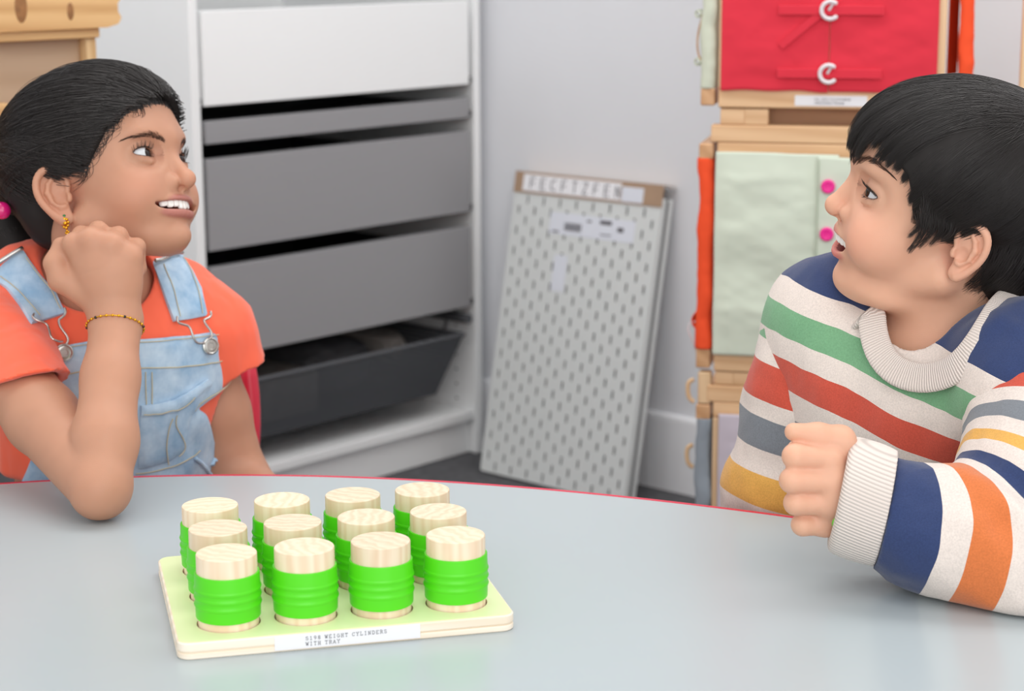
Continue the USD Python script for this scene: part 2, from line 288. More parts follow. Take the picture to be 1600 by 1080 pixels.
for kx, kz, rx, rz_ in ((-0.062, 0.022, 0.005, 0.011), (-0.135, 0.03, 0.009, 0.02)):
    e = trimesh.creation.icosphere(3); e.vertices = e.vertices * [rx, 0.0012, rz_] + [kx, -0.02, zt_ + kz]; su.part('knot', e, m_knot, parent=pk, smooth=True)
su.part('under_rail', rbox(-0.75, -0.012, -0.012, 0.012, zt_ - 0.013, zt_), m_pine)
su.part('post', rbox(-0.03, -0.014, -0.006, 0.016, 0, zt_ - 0.013), m_pine_z)
su.part('back_panel', rbox(-0.75, -0.03, 0.008, 0.016, 0.3, zt_ - 0.013), m_ply)
zs_ = at_y(0, 158, 2.45)[2]
su.part('middle_board', rbox(-0.75, -0.16, -0.02, 0.006, zs_ - 0.15, zs_), m_pine)
su.part('post', rbox(-0.75, -0.734, -0.006, 0.016, 0, zt_ - 0.013), m_pine_z)

# ---------------------------------------------------------------- dressing-frame stand
RA = -0.2232; R0 = np.array([0.2645, 2.5, 0.0])
m_rk = wood('beech', (232, 194, 152), (206, 160, 116), 'x', 24, vary=0.05); m_rkz = wood('beech_upright', (236, 204, 164), (210, 168, 122), 'z', 24); m_rky = wood('beech_depth', (214, 170, 128), (190, 142, 100), 'y', 24)
m_brown = wood('brown_board', (172, 128, 92), (150, 106, 74), 'x', 24)
st_ = Thing('frame_stand', 'wooden display stand of beech rails carrying coloured dressing frames by the wall', 'stand', R0, RA)
st_.part('post', rbox(0.115, 0.17, 0.12, 0.175, 0.02, 1.06), m_rkz); st_.part('base', rbox(-0.02, 0.305, -0.01, 0.3, 0, 0.02, 0.004), m_rk)
for z0, z1 in ((0.6923, 0.7144), (0.3497, 0.3722), (1.035, 1.058)):
    for y in (0.0, 0.275): st_.part('rail', rbox(-0.0085, 0.298, y, y + 0.02, z0, z1), m_rk)
    st_.part('cross_arm', rbox(0.02, 0.115, 0.14, 0.155, z0, z1), m_rk); st_.part('cross_arm', rbox(0.17, 0.29, 0.14, 0.155, z0, z1), m_rk)
for x0, x1, z0, z1 in ((0.003, 0.034, 0.7150, 0.7350), (0.034, 0.064, 0.7150, 0.7350), (0.23, 0.285, 0.7150, 0.7350), (0.002, 0.026, 0.3730, 0.3905), (0.026, 0.0632, 0.3730, 0.3905), (0.079, 0.12, 0.373, 0.3905), (0.22, 0.285, 0.373, 0.3905)):
    st_.part('spacer_block', rbox(x0, x1, 0.002, 0.02, z0, z1, 0.001), m_rk)
st_.part('backing_board', rbox(0.0, 0.29, 0.03, 0.036, 0.66, 0.755), m_brown); st_.part('backing_board', rbox(0.0, 0.29, 0.04, 0.046, 0.34, 0.374), m_dark)
def cloth(x0, x1, z0, z1, seed, amp=0.004, y=-0.004, nx=60, nz=60, t=0.0025, fq=1.0):
    def fn(u, v):
        x = x0 + (x1 - x0) * u; z = z0 + (z1 - z0) * v
        p = np.stack([x * 14, 0 * x, z * 26], -1) * fq
        w = meshkit.fbm(p + seed * 3.1, 4, seed) - 0.5
        w2 = np.abs(meshkit.fbm(p * [0.6, 1, 1.1] + [z * 9, 0, 0][0:0] + seed * 7.7 if False else p * 0.8 + seed * 7.7, 3, seed + 9) - 0.5) * -2
        fade = np.minimum(1, 8 * np.minimum(u, 1 - u)) * np.minimum(1, 8 * np.minimum(v, 1 - v)) * 0.8 + 0.2
        return np.stack([x + 0.0015 * w * (u > .02) * (u < .98), y - amp * fade * (1.1 * w + 0.55 * w2 + 0.35), z + 0.004 * (meshkit.noise(np.stack([x * 30, 0 * x, 0 * z], -1) + seed, 3) - .5) * (np.abs(v - .5) > .45)], -1)
    return sheet(fn, nx, nz, -t)
def dressing_frame(label, z0, z1, cmat, seed, left_wood=True, halves=True, cat='dressing frame'):
    d = Thing('dressing_frame', label, cat, R0 + np.array([0, 0, z0]), RA); h = z1 - z0
    d.part('bottom_rail', rbox(0.0, 0.2815, 0.0, 0.018, 0, 0.0238), m_rk); d.part('top_rail', rbox(0.0, 0.2815, 0.0, 0.018, h - 0.021, h), m_rk)
    d.part('stile', rbox(0.0, 0.016, 0.0, 0.018, 0.0238, h - 0.021), m_rkz); d.part('stile', rbox(0.2655, 0.2815, 0.0, 0.018, 0.0238, h - 0.021), m_rkz)
    return d
m_red = plain('red_cotton', (222, 52, 70), 0.85, 0.2, bump=0.15, bscale=1500, sheen=0.3); m_mint = plain('mint_cotton', (214, 224, 208), 0.85, 0.2, bump=0.15, bscale=1500)
m_lilac = plain('lilac_cotton', (204, 196, 208), 0.85, 0.2, bump=0.15, bscale=1500); m_orange = plain('orange_cotton', (246, 88, 50), 0.85, 0.2, bump=0.15, bscale=1500)
m_orange_shaded = plain('shaded_orange_cotton', (200, 70, 36), 0.85, 0.2); m_slate = plain('slate_cotton', (150, 160, 170), 0.85, 0.2, var=0.06, scale=20); m_pale = plain('pale_green_cotton', (206, 212, 194), 0.85, 0.2)  # the dark orange is orange cotton with shade put into its colour
m_pink = plain('magenta_plastic', (242, 40, 150), 0.3); m_hook = plain('white_plastic', (226, 222, 226), 0.25); m_stitch = plain('stitching', (168, 182, 158), 0.8)
# red frame with two white c-shaped clasps
fr = dressing_frame('red cotton dressing frame with white c-shaped clasps, above the mint one', 0.7366, 1.03, m_red, 1)
fr.part('cloth_panel', cloth(0.0035, 0.1385, 0.0225, 0.285, 1, 0.005, -0.002), m_red, smooth=True); fr.part('cloth_panel', cloth(0.1395, 0.272, 0.0225, 0.285, 2, 0.005, -0.002), m_red, smooth=True)
def cclasp(x, z, rot):
    w = np.linspace(rot, rot + 1.55 * math.pi, 30); R_ = 0.0108
    return tube(np.stack([x + R_ * np.cos(w), -0.0135 + 0 * w, z + R_ * np.sin(w)], 1), np.r_[0.0016, np.full(28, 0.0027), 0.0016], 10)
for z, ro in ((0.045, 0.75), (0.1235, 0.75), (0.202, 0.75), (0.26, .75)):
    cl = fr.part('clasp', cclasp(0.1395, z, ro), m_hook, smooth=True)
    fr.part('clasp_pin', tube([(0.1375, -0.0105, z), (0.143, -0.012, z + 0.009)], 0.0018), m_hook, parent=cl)
    fr.part('cloth_tab', rbox(0.075, 0.205, -0.0102, -0.0085, z - 0.006, z + 0.006, 0.0008), m_red)
tb = sheet(lambda u, v: np.stack([0.075 + 0.066 * u + 0.006 * v, -0.009 + 0 * u, 0.082 + 0.055 * u - 0.007 * v], -1), 6, 3, -0.0015); fr.part('cloth_tab', tb, m_red)
lbx = fr.part('label', rbox(0.0973, 0.1879, -0.0012, 0.0, 0.0035, 0.017, 0.0004), m_paper, label='white printed label')
txt = []
for k, s_ in enumerate(('S1. 001 CLOTHING', 'DRESSING FRAME')):
    t_ = meshkit.text_mesh(s_, 0.0027, 0.0002); w_ = np.ptp(t_.vertices[:, 0]); t_.vertices *= [0.045 / w_ if k == 0 else 0.037 / w_, 1, 1]
    t_.vertices = t_.vertices[:, [0, 2, 1]] * [1, -1, 1] + [0.122, -0.00125, 0.0108 - 0.0046 * k]; t_.invert(); txt.append(t_)
fr.part('lettering', join(*txt), m_ink, parent=lbx, kind='stuff')
# mint frame with magenta buttons
fr = dressing_frame('mint cotton dressing frame with round magenta buttons, between the red and lilac ones', 0.3914, 0.6918, m_mint, 4)
fr.part('cloth_panel', cloth(-0.001, 0.155, 0.0236, 0.289, 4, 0.012, -0.003, 80, 80, fq=0.5), m_mint, smooth=True); fr.part('cloth_panel', cloth(0.129, 0.281, 0.0236, 0.287, 5, 0.003, -0.012), m_mint, smooth=True)
fr.part('stitch_line', rbox(0.1305, 0.1312, -0.0165, -0.013, 0.03, 0.283, 0.0003), m_stitch)
for z in (0.2491, 0.1883, 0.1240, 0.062):
    b_ = lathe([(0, 0.003), (0.0052, 0.0028), (0.0062, 0.0034), (0.0083, 0.0030), (0.009, 0.0018), (0.009, 0), (0, 0)], 32); b_.vertices = b_.vertices[:, [0, 2, 1]] * [1, -1, 1]; b_.invert(); b_.apply_translation((0.1432, -0.0165, z))
    fr.part('button', b_, m_pink, smooth=40)
# lilac frame
fr = dressing_frame('lilac cotton dressing frame, lowest on the front of the stand', 0.055, 0.3496, m_lilac, 6)
fr.part('cloth_panel', cloth(0.0085, 0.14, 0.0225, 0.2797, 6, 0.004, -0.003), m_lilac, smooth=True); fr.part('cloth_panel', cloth(0.14, 0.272, 0.0225, 0.2797, 7, 0.004, -0.003), m_lilac, smooth=True)
# frames on the left side of the stand, seen edge-on
def edge_frame(label, x0, x1, z0, z1, cmat, seed, wood_lo, wood_hi=0.0):
    d = Thing('dressing_frame', label, 'dressing frame', R0 + np.array([0, 0, z0]), RA); h = z1 - z0; xm = x0 + 0.003
    for y in (0.004, 0.262): d.part('stile', rbox(xm, x1 - 0.003, y, y + 0.016, wood_lo, h - 0.02), m_rkz)
    d.part('bottom_rail', rbox(x0, x1 - 0.001, 0.0, 0.28, 0, wood_lo), m_rky); d.part('top_rail', rbox(x0, x1 - 0.001, 0.0, 0.28, h - 0.02, h), m_rky)
    def wrap(u, v):
        a = u * 4; z = wood_lo + (h - wood_lo - 0.019) * v; xc = (x0 + x1) / 2; hw = (x1 - x0) / 2
        k = np.pi * u; x = xc - hw * np.cos(k) ; y = 0.006 - 0.008 * np.sin(k)
        y = np.where(u < 0.04, 0.27, np.where(u > 0.96, 0.27, y)); x = np.where(u < .04, x0, np.where(u > .96, x1, x))
        w = meshkit.fbm(np.stack([x * 20, y * 14, z * 30], -1) + seed, 3, seed) - 0.5
        return np.stack([x - 0.006 * w - (0.004 * (meshkit.noise(np.stack([0 * z, 0 * z, z * 22], -1) + seed, 2) - .3)) * (u < .5), y + 0.004 * w, z], -1)
    d.part('cloth_panel', sheet(wrap, 28, 70, 0.0015), cmat, smooth=True); return d
e1 = edge_frame('pale green dressing frame with small bows, seen edge-on at upper left of the stand', -0.0225, -0.0035, 0.7387, 1.03, m_pale, 11, 0.022)
for z in (0.054, 0.115, 0.2):
    for sgn in (-1, 1):
        w = np.linspace(0, 2 * math.pi, 20); e1.part('bow', tube(np.stack([-0.030 + 0.004 * np.cos(w), 0.03 + sgn * (0.008 + 0.007 * np.cos(w)), z + 0.004 * np.sin(w)], 1), 0.0014, 6), m_pale)
e1.part('cord', tube(spline([(-0.026, 0.03, 0.054), (-0.0315, 0.03, 0.078), (-0.0285, 0.03, 0.1), (-0.0245, 0.03, 0.115)]), 0.0013, 6), m_rky)
e2 = edge_frame('orange dressing frame seen edge-on at the left of the mint one', -0.0235, -0.0038, 0.3947, 0.69, m_orange, 12, 0.026)
e2.part('cloth_tab', sheet(lambda u, v: np.stack([-0.0205 - 0.011 * np.sin(np.pi * u) * (1 - 0.3 * v), 0.01 + 0.02 * v, 0.044 + 0.035 * u], -1), 10, 5, 0.0015), m_orange, smooth=True)
e2.part('cord', tube(spline([(-0.026, 0.012, 0.06), (-0.036, 0.012, 0.052), (-0.033, 0.012, 0.04), (-0.0265, 0.014, 0.02)]), 0.0012, 6), m_hook)
e3 = edge_frame('slate grey dressing frame with wooden toggles, edge-on at lower left of the stand', -0.0225, -0.0025, 0.055, 0.345, m_slate, 13, 0.02)
e3.part('cap_block', rbox(-0.0205, -0.0035, 0.001, 0.02, 0.291, 0.334), m_rkz)
for z in (0.305, 0.215, 0.128):
    e3.part('toggle', tube(spline([(-0.028, 0.02, z + 0.014), (-0.0345, 0.02, z + 0.01), (-0.036, 0.02, z), (-0.033, 0.02, z - 0.012), (-0.027, 0.02, z - 0.016)]), 0.003, 10), m_rkz)
e4 = edge_frame('orange dressing frame seen edge-on at the upper right of the stand', 0.2985, 0.3155, 0.762, 1.03, m_orange, 14, 0.015)
e4.part('cloth_flap', sheet(lambda u, v: np.stack([0.2845 + 0.0115 * u + 0 * v, 0.05 + 0.02 * u, 0.016 + 0.235 * v], -1), 8, 8, 0.0015), m_orange_shaded)  # recessed orange flap, its shade painted in by the darker cotton
fw = Thing('frame_stand', 'second wooden stand post at the right edge behind the boy', 'stand', R0 + np.array([math.cos(RA), math.sin(RA), 0]) * 0.38, RA)
fw.part('post', rbox(-0.008, 0.03, 0.0, 0.03, 0, 1.1), m_rkz); fw.part('rail', rbox(0.03, 0.25, 0.0, 0.02, 0.95, 0.98), m_rk); fw.part('rail', rbox(0.03, 0.25, 0.0, 0.02, 0.68, 0.71), m_rk); fw.part('base', rbox(-0.02, 0.3, -0.03, 0.06, -0.0, 0.0199, 0.003).translate((0,0,0)), m_rk) if False else None
# ---------------------------------------------------------------- table
m_top = plain('grey_laminate', (176, 186, 190), 0.28, 0.45, var=0.01, scale=5); m_edge = plain('red_edging', (214, 40, 72), 0.35); m_leg = plain('red_metal', (205, 40, 66), 0.35)
edge_px = [(0, 757), (100, 748), (200, 743), (350, 740), (450, 741), (600, 747), (760, 757), (900, 769), (1000, 778), (1150, 795), (1235, 806)]
ep = np.array([on_z(x, y, TZ)[:2] for x, y in edge_px])
far = np.vstack([[(-1.02, 1.30), (-0.93, 1.50), (-0.80, 1.62), (-0.64, 1.71)], ep, [(0.36, 1.585), (0.46, 1.50), (0.555, 1.37), (0.60, 1.2), (0.60, 1.02), (0.55, 0.86), (0.42, 0.74), (0.2, 0.70), (-0.3, 0.70), (-0.75, 0.74), (-0.95, 0.87), (-1.04, 1.06), (-1.02, 1.30)]])
from scipy.interpolate import splprep, splev
tck, _ = splprep(far.T, s=0.0004, per=True); tp = np.stack(splev(np.linspace(0, 1, 260, endpoint=False), tck), 1)
tpoly = Polygon(tp)
tab = Thing('table', 'low grey-topped children\'s table with a thin red edge band', 'table', (-0.2, 1.2, 0))
tm = extrude(tpoly.buffer(-0.0052), 0.022, TZ - 0.022)
tab.part('tabletop', tm, m_top, world=True, smooth=20)
ring = np.r_[np.arange(260), 0]; rp = tp[ring]; eb = []
prof = [(-0.0058, -0.0012), (-0.0054, 0.0003), (-0.0015, 0.0004), (0.0, -0.0014), (0.0, -0.0212), (-0.0015, -0.0225), (-0.0058, -0.0225)]
nn = np.gradient(np.vstack([tp[-3:], tp, tp[:3]]), axis=0)[3:-3]; nn = np.stack([nn[:, 1], -nn[:, 0]], 1); nn /= np.linalg.norm(nn, axis=1, keepdims=True)
if (tpoly.contains(Point(tp[0] + nn[0] * 0.01))): nn = -nn
V = np.concatenate([np.concatenate([tp + nn * a, np.full((260, 1), TZ + b)], 1)[:, None] for a, b in prof], 1)
k = len(prof); i, j = np.meshgrid(np.arange(260), np.arange(k), indexing='ij'); q = np.stack([i * k + j, ((i + 1) % 260) * k + j, ((i + 1) % 260) * k + (j + 1) % k, i * k + (j + 1) % k], -1).reshape(-1, 4)
et = trimesh.Trimesh(V.reshape(-1, 3), np.vstack([q[:, [0, 1, 2]], q[:, [0, 2, 3]]]), process=False)
if et.volume < 0: et.invert()
tab.part('edge_band', et, m_edge, world=True)
for x, y in ((-0.75, 1.35), (-0.65, 0.95), (0.3, 0.95), (0.22, 1.45)):
    tab.part('leg', lathe([(0, 0), (0.018, 0), (0.018, 0.01), (0.016, 0.012), (0.02, TZ - 0.0235), (0, TZ - 0.0235)], 24).apply_translation((x, y, 0)), m_leg, world=True)

# ---------------------------------------------------------------- tray of weight cylinders
TA = 0.2435; TU = np.array([math.cos(TA), math.sin(TA), 0]); TV = np.array([-math.sin(TA), math.cos(TA), 0])
PX, PY, RC, HC, TT = 0.0642 * S, 0.0709 * S, 0.025 * S, 0.0603 * S, 0.01311
T0 = np.array([-0.2353 * S, 1.5312 * S, TZ])
m_tgreen = plain('pale_green_stain', (228, 236, 186), 0.4, var=0.03, scale=12); m_tside = wood('birch_ply', (248, 238, 222), (236, 216, 190), 'x', 30); m_tcore = wood('birch_core', (240, 224, 200), (222, 196, 164), 'x', 30)
tr = Thing('tray', 'pale wooden tray with round recesses and a white printed label, on the table', 'tray', T0, TA)
tpl = sbox(-0.0400 + 0.010, -0.0370 + 0.010, 0.2066 - 0.010, 0.1680 - 0.010).buffer(0.010, quad_segs=8)
hol = unary_union([Point(i * PX, j * PY).buffer(RC + 0.0012, quad_segs=16) for i in range(4) for j in range(3)])
def slabr(poly, z0, z1, c):
    from shapely.geometry.polygon import orient
    a = m3.CrossSection([list(orient(poly).exterior.coords)[:-1]]); b = m3.CrossSection([list(orient(poly.buffer(-c)).exterior.coords)[:-1]])
    return m3.Manifold.batch_hull([a.extrude(z1 - z0 - 2 * c).translate((0, 0, z0 + c)), b.extrude(z1 - z0).translate((0, 0, z0))])
hm = m3.Manifold.batch_boolean([m3.Manifold.cylinder(0.02, RC + 0.0012, circular_segments=56).translate((i * PX, j * PY, 0.0056)) for i in range(4) for j in range(3)], m3.OpType.Add)
tr.part('base_layer', slabr(tpl.buffer(-0.0002), 0.0, 0.0050, 0.0010), m_tside)
tr.part('core_layer', slabr(tpl.buffer(-0.0007), 0.0048, 0.0058, 0.0001), m_tcore)
tr.part('top_layer', slabr(tpl.buffer(-0.0002), 0.0056, TT - 0.0006, 0.0008) - hm, m_tside)
tr.part('green_face', extrude(tpl.buffer(-0.0016).difference(hol), 0.0006, TT - 0.0007), m_tgreen)
lab = tr.part('label', rbox(0.0285, 0.1345, -0.0374, -0.0367, 0.0016, 0.0124, 0.0002), m_paper, label='white paper label')
# typed serif lettering built from strokes
G = {'S': [[(.85, .8), (.7, .97), (.3, .97), (.12, .8), (.2, .6), (.8, .42), (.9, .22), (.7, .03), (.3, .03), (.1, .22)]], '1': [[(.25, .82), (.5, 1), (.5, 0)], [(.25, 0), (.75, 0)]],
 '9': [[(.85, .68), (.7, .45), (.35, .42), (.14, .6), (.18, .88), (.5, 1), (.8, .88), (.86, .6), (.7, .2), (.4, 0)]], '8': [[(.5, .52), (.2, .68), (.2, .88), (.5, 1), (.8, .88), (.8, .68), (.5, .52), (.15, .34), (.15, .12), (.5, 0), (.85, .12), (.85, .34), (.5, .52)]],
 'W': [[(.05, 1), (.28, 0), (.5, .8), (.72, 0), (.95, 1)], [(-.05, 1), (.2, 1)], [(.8, 1), (1.05, 1)]], 'E': [[(.2, 0), (.2, 1)], [(.08, 1), (.85, 1), (.85, .8)], [(.2, .52), (.62, .52)], [(.08, 0), (.88, 0), (.88, .22)]],
 'I': [[(.5, 0), (.5, 1)], [(.25, 1), (.75, 1)], [(.25, 0), (.75, 0)]], 'G': [[(.85, .8), (.6, 1), (.3, .95), (.1, .65), (.12, .3), (.35, .02), (.7, .02), (.86, .2), (.86, .45)], [(.6, .45), (1, .45)]],
 'H': [[(.2, 0), (.2, 1)], [(.8, 0), (.8, 1)], [(.2, .5), (.8, .5)], [(.05, 1), (.35, 1)], [(.65, 1), (.95, 1)], [(.05, 0), (.35, 0)], [(.65, 0), (.95, 0)]], 'T': [[(.5, 0), (.5, 1)], [(.08, .8), (.08, 1), (.92, 1), (.92, .8)], [(.3, 0), (.7, 0)]],
 'C': [[(.88, .78), (.65, .98), (.35, .98), (.1, .7), (.1, .3), (.35, .02), (.65, .02), (.88, .22)], [(.88, .7), (.88, .95)]], 'Y': [[(.1, 1), (.5, .5), (.9, 1)], [(.5, .5), (.5, 0)], [(-.02, 1), (.25, 1)], [(.75, 1), (1.02, 1)], [(.3, 0), (.7, 0)]],
 'L': [[(.25, 1), (.25, 0)], [(.08, 1), (.45, 1)], [(.08, 0), (.88, 0), (.88, .28)]], 'N': [[(.18, 0), (.18, 1), (.82, 0), (.82, 1)], [(.03, 1), (.2, 1)], [(.65, 1), (.98, 1)], [(.03, 0), (.35, 0)]],
 'D': [[(.2, 0), (.2, 1), (.6, 1), (.9, .75), (.9, .25), (.6, 0), (.2, 0)], [(.05, 1), (.2, 1)], [(.05, 0), (.2, 0)]], 'R': [[(.2, 0), (.2, 1), (.65, 1), (.85, .85), (.85, .65), (.65, .5), (.2, .5)], [(.55, .5), (.9, 0), (1, 0)], [(.05, 1), (.2, 1)], [(.05, 0), (.38, 0)]],
 'A': [[(.1, 0), (.5, 1), (.9, 0)], [(.25, .35), (.75, .35)], [(-.02, 0), (.25, 0)], [(.75, 0), (1.02, 0)]]}
ls = []
for s_, x0, z0 in (('S198 WEIGHT CYLINDERS', 0.0508, 0.0077), ('WITH TRAY', 0.0508, 0.0035)):
    x = x0
    for ch in s_:
        if ch != ' ':
            for stq in G[ch]: ls.append(LineString([(x + a * 0.00205, z0 + b * 0.0026) for a, b in stq]).buffer(0.00016, quad_segs=2))
        x += 0.00292 if ch != ' ' else 0.0022
lt = extrude(unary_union(ls), 0.0001); lt.vertices = lt.vertices[:, [0, 2, 1]] * [1, -1, 1] + [0, -0.03741, 0]; lt.invert()
m_type = plain('typed_ink', (70, 68, 74), 0.6)
tr.part('lettering', lt, m_type, parent=lab, kind='stuff')
m_cw = wood('cylinder_maple', (244, 226, 200), (230, 198, 164), 'z', 52, vary=0.12, dist=6.0); m_band = plain('lime_rubber', (88, 214, 30), 0.38, 0.4)
def rib(z): return [(z - 0.0020, 0), (z - 0.0011, 0.00045), (z, 0.00085), (z + 0.0011, 0.0005), (z + 0.0020, 0.0)]
bz0, bz1 = 0.0054, 0.0391
bp = [(RC + 0.0001, bz0), (RC + 0.0011, bz0), (RC + 0.0015, bz0 + 0.0006)]
for z in (0.0157, 0.0217, 0.0275): bp += [(RC + 0.0017 + d, zz) for zz, d in rib(z)]
bp += [(RC + 0.0015, bz1 - 0.0006), (RC + 0.0011, bz1), (RC + 0.0001, bz1)]
names = [['at the front left corner', 'second from left in the front row', 'third from left in the front row', 'at the front right corner'], ['at the left end of the middle row', 'second from left in the middle row', 'third from left in the middle row', 'at the right end of the middle row'], ['at the back left corner', 'second from left in the back row', 'third from left in the back row', 'at the back right corner']]
src = None; rng = np.random.default_rng(4)
for j in range(3):
    for i in range(4):
        loc = T0 + TU * (i * PX) + TV * (j * PY) + [0, 0, 0.0057]; lab_ = 'wooden cylinder with lime rubber band, ' + names[j][i]
        zb = TT - 0.0057
        if src is None:
            src = Thing('weight_cylinder', lab_, 'cylinder', loc, 0.4, group='weight cylinders in the tray')
            src.part('wood_core', lathe([(0, 0), (RC - 0.0006, 0), (RC, 0.0006), (RC, zb + HC - 0.0012), (RC - 0.0004, zb + HC - 0.0004), (RC - 0.0012, zb + HC), (0, zb + HC)], 72), m_cw, smooth=35)
            src.part('rubber_band', lathe([(r, z + zb) for r, z in bp] + [(RC + 0.0001, bz0 + zb)], 72), m_band, smooth=40)
        else: dup(src, lab_, loc, float(rng.uniform(0, 6.28)))
# ---------------------------------------------------------------- implicit-surface toolkit (centimetres or metres alike)
from concurrent.futures import ThreadPoolExecutor
from scipy.spatial.transform import Rotation as Rot
def smin(a, b, k):
    h = np.maximum(k - np.abs(a - b), 0); return np.minimum(a, b) - h * h / (4 * k)
def smax(a, b, k): return -smin(-a, -b, k)
def sph(p, c, r):
    q = p - np.asarray(c, np.float32); return np.sqrt((q * q).sum(1)) - r
def ell(p, c, r, rot=None):
    q = p - np.asarray(c, np.float32)
    if rot is not None: q = q @ np.asarray(rot, np.float32)
    r = np.asarray(r, np.float32); a = q / r; k0 = np.sqrt((a * a).sum(1)); a = a / r; k1 = np.sqrt((a * a).sum(1)) + 1e-9
    return k0 * (k0 - 1) / k1
def cone(p, a, b, ra, rb):
    a = np.asarray(a, np.float32); b = np.asarray(b, np.float32); ab = b - a; q = p - a
    t = np.clip(q @ ab / (ab @ ab), 0, 1); q = q - t[:, None] * ab
    return np.sqrt((q * q).sum(1)) - (ra + (rb - ra) * t)
def chain(p, pts, rs, k=0.0):
    d = None
    for i in range(len(pts) - 1):
        e = cone(p, pts[i], pts[i + 1], rs[i], rs[i + 1]); d = e if d is None else (smin(d, e, k) if k else np.minimum(d, e))
    return d
def rboxd(p, c, half, r, rot=None):
    q = p - np.asarray(c, np.float32)
    if rot is not None: q = q @ np.asarray(rot, np.float32)
    q = np.abs(q) - (np.asarray(half, np.float32) - r); return np.sqrt((np.maximum(q, 0) ** 2).sum(1)) + np.minimum(q.max(1), 0) - r
def near(p, lo, hi, pad):
    """None when no point lies within pad of the box (lets a group be skipped)"""
    return not ((p.max(0) < np.asarray(lo) - pad).any() or (p.min(0) > np.asarray(hi) + pad).any())
BK = 8
def surface(fn, lo, hi, h, slack=1.5, project=1):
    """sparse surface nets of fn(p)=0 -> (vertices, triangles)"""
    lo = np.asarray(lo, float); nb = np.ceil((np.asarray(hi, float) - lo) / (h * BK)).astype(int)
    B = np.stack(np.meshgrid(*[np.arange(n) for n in nb], indexing='ij'), -1).reshape(-1, 3)
    o = np.lexsort((B[:, 2], B[:, 1], B[:, 0], B[:, 2] // 4, B[:, 1] // 4, B[:, 0] // 4)); B = B[o]
    ev = lambda q: fn(np.ascontiguousarray(q, np.float32))
    with ThreadPoolExecutor(4) as ex:
        ctr = (lo + (B + 0.5) * h * BK)
        dc = np.concatenate(list(ex.map(ev, np.array_split(ctr, max(1, len(ctr) // 4000)))))
        B = B[np.abs(dc) < h * BK * 0.87 * slack]
        cr = np.stack(np.meshgrid(*[np.arange(BK + 1)] * 3, indexing='ij'), -1).reshape(-1, 3)
        n = BK + 1; C8 = [(a, b, c) for a in (0, 1) for b in (0, 1) for c in (0, 1)]
        ED = [(i, j) for i in range(8) for j in range(i + 1, 8) if sum(abs(np.subtract(C8[i], C8[j]))) == 1]
        dims = nb * BK + 2
        gid = lambda q: (q[..., 0].astype(np.int64) * dims[1] + q[..., 1]) * dims[2] + q[..., 2]
        def work(bs):
            G = bs[:, None] * BK + cr[None]; d = ev((lo + G * h).reshape(-1, 3)).reshape(len(bs), n, n, n)
            v = np.stack([d[:, a:a + BK, b:b + BK, c:c + BK] for a, b, c in C8], -1); s = v < 0
            act = s.any(-1) & ~s.all(-1); w = np.argwhere(act); vv = v[act]; cell = bs[w[:, 0]] * BK + w[:, 1:]
            acc = np.zeros((len(w), 3)); cnt = np.zeros(len(w))
            for i, j in ED:
                x = (vv[:, i] < 0) != (vv[:, j] < 0); t = np.where(x, vv[:, i] / (vv[:, i] - vv[:, j] + 1e-20), 0)
                P = np.array(C8[i]) + t[:, None] * (np.array(C8[j]) - np.array(C8[i])); acc += P * x[:, None]; cnt += x
            pos = lo + (cell + acc / cnt[:, None]) * h; qs = []
            for ax in range(3):
                sl = [slice(None), slice(0, BK), slice(0, BK), slice(0, BK)]; s2 = list(sl); s2[ax + 1] = slice(1, BK + 1)
                a, b = d[tuple(sl)] < 0, d[tuple(s2)] < 0; e = np.argwhere(a != b); flip = a[a != b]
                g = bs[e[:, 0]] * BK + e[:, 1:]; u, w_ = (ax + 1) % 3, (ax + 2) % 3
                eu, ew = np.eye(3, dtype=int)[u], np.eye(3, dtype=int)[w_]
                q = np.stack([gid(g - eu - ew), gid(g - ew), gid(g), gid(g - eu)], 1); q[~flip] = q[~flip][:, ::-1]; qs.append(q)
            return gid(cell), pos, np.concatenate(qs)
        out = list(ex.map(work, np.array_split(B, max(1, len(B) // 48))))
        ids = np.concatenate([x[0] for x in out]); pos = np.concatenate([x[1] for x in out]); q = np.concatenate([x[2] for x in out])
        o = np.argsort(ids); ids, pos = ids[o], pos[o]; k = np.searchsorted(ids, q); k = np.minimum(k, len(ids) - 1)
        ok = (ids[k] == q).all(1); k = k[ok]
        for _ in range(project):
            e = h * 0.5
            def prj(P):
                d0 = ev(P); g = np.stack([ev(P + e * np.eye(3)[i]) - d0 for i in range(3)], 1) / e; l = (g * g).sum(1)
                return P - np.clip(d0 / np.maximum(l, 0.2), -h, h)[:, None] * g
            pos = np.concatenate(list(ex.map(prj, np.array_split(pos, max(1, len(pos) // 20000)))))
    a, b, c, d = pos[k[:, 0]], pos[k[:, 1]], pos[k[:, 2]], pos[k[:, 3]]
    sw = np.linalg.norm(a - c, axis=1) > np.linalg.norm(b - d, axis=1)
    f = np.vstack([np.where(sw[:, None], k[:, [0, 1, 3]], k[:, [0, 1, 2]]), np.where(sw[:, None], k[:, [1, 2, 3]], k[:, [0, 2, 3]])])
    return pos, f
def trace(fn, o, d, tmax, steps=90, eps=2e-4, step=0.8):
    """sphere-trace rays o + t d onto fn = 0; returns (points, hit)"""
    o = np.asarray(o, float); d = np.asarray(d, float); t = np.zeros(len(d)); hit = np.zeros(len(d), bool)
    for _ in range(steps):
        v = fn((o + d * t[:, None]).astype(np.float32)); hit |= np.abs(v) < eps; t = t + np.where(np.abs(v) < eps, 0, v * step)
        if (hit | (t > tmax)).all(): break
    return o + d * t[:, None], hit & (t < tmax)
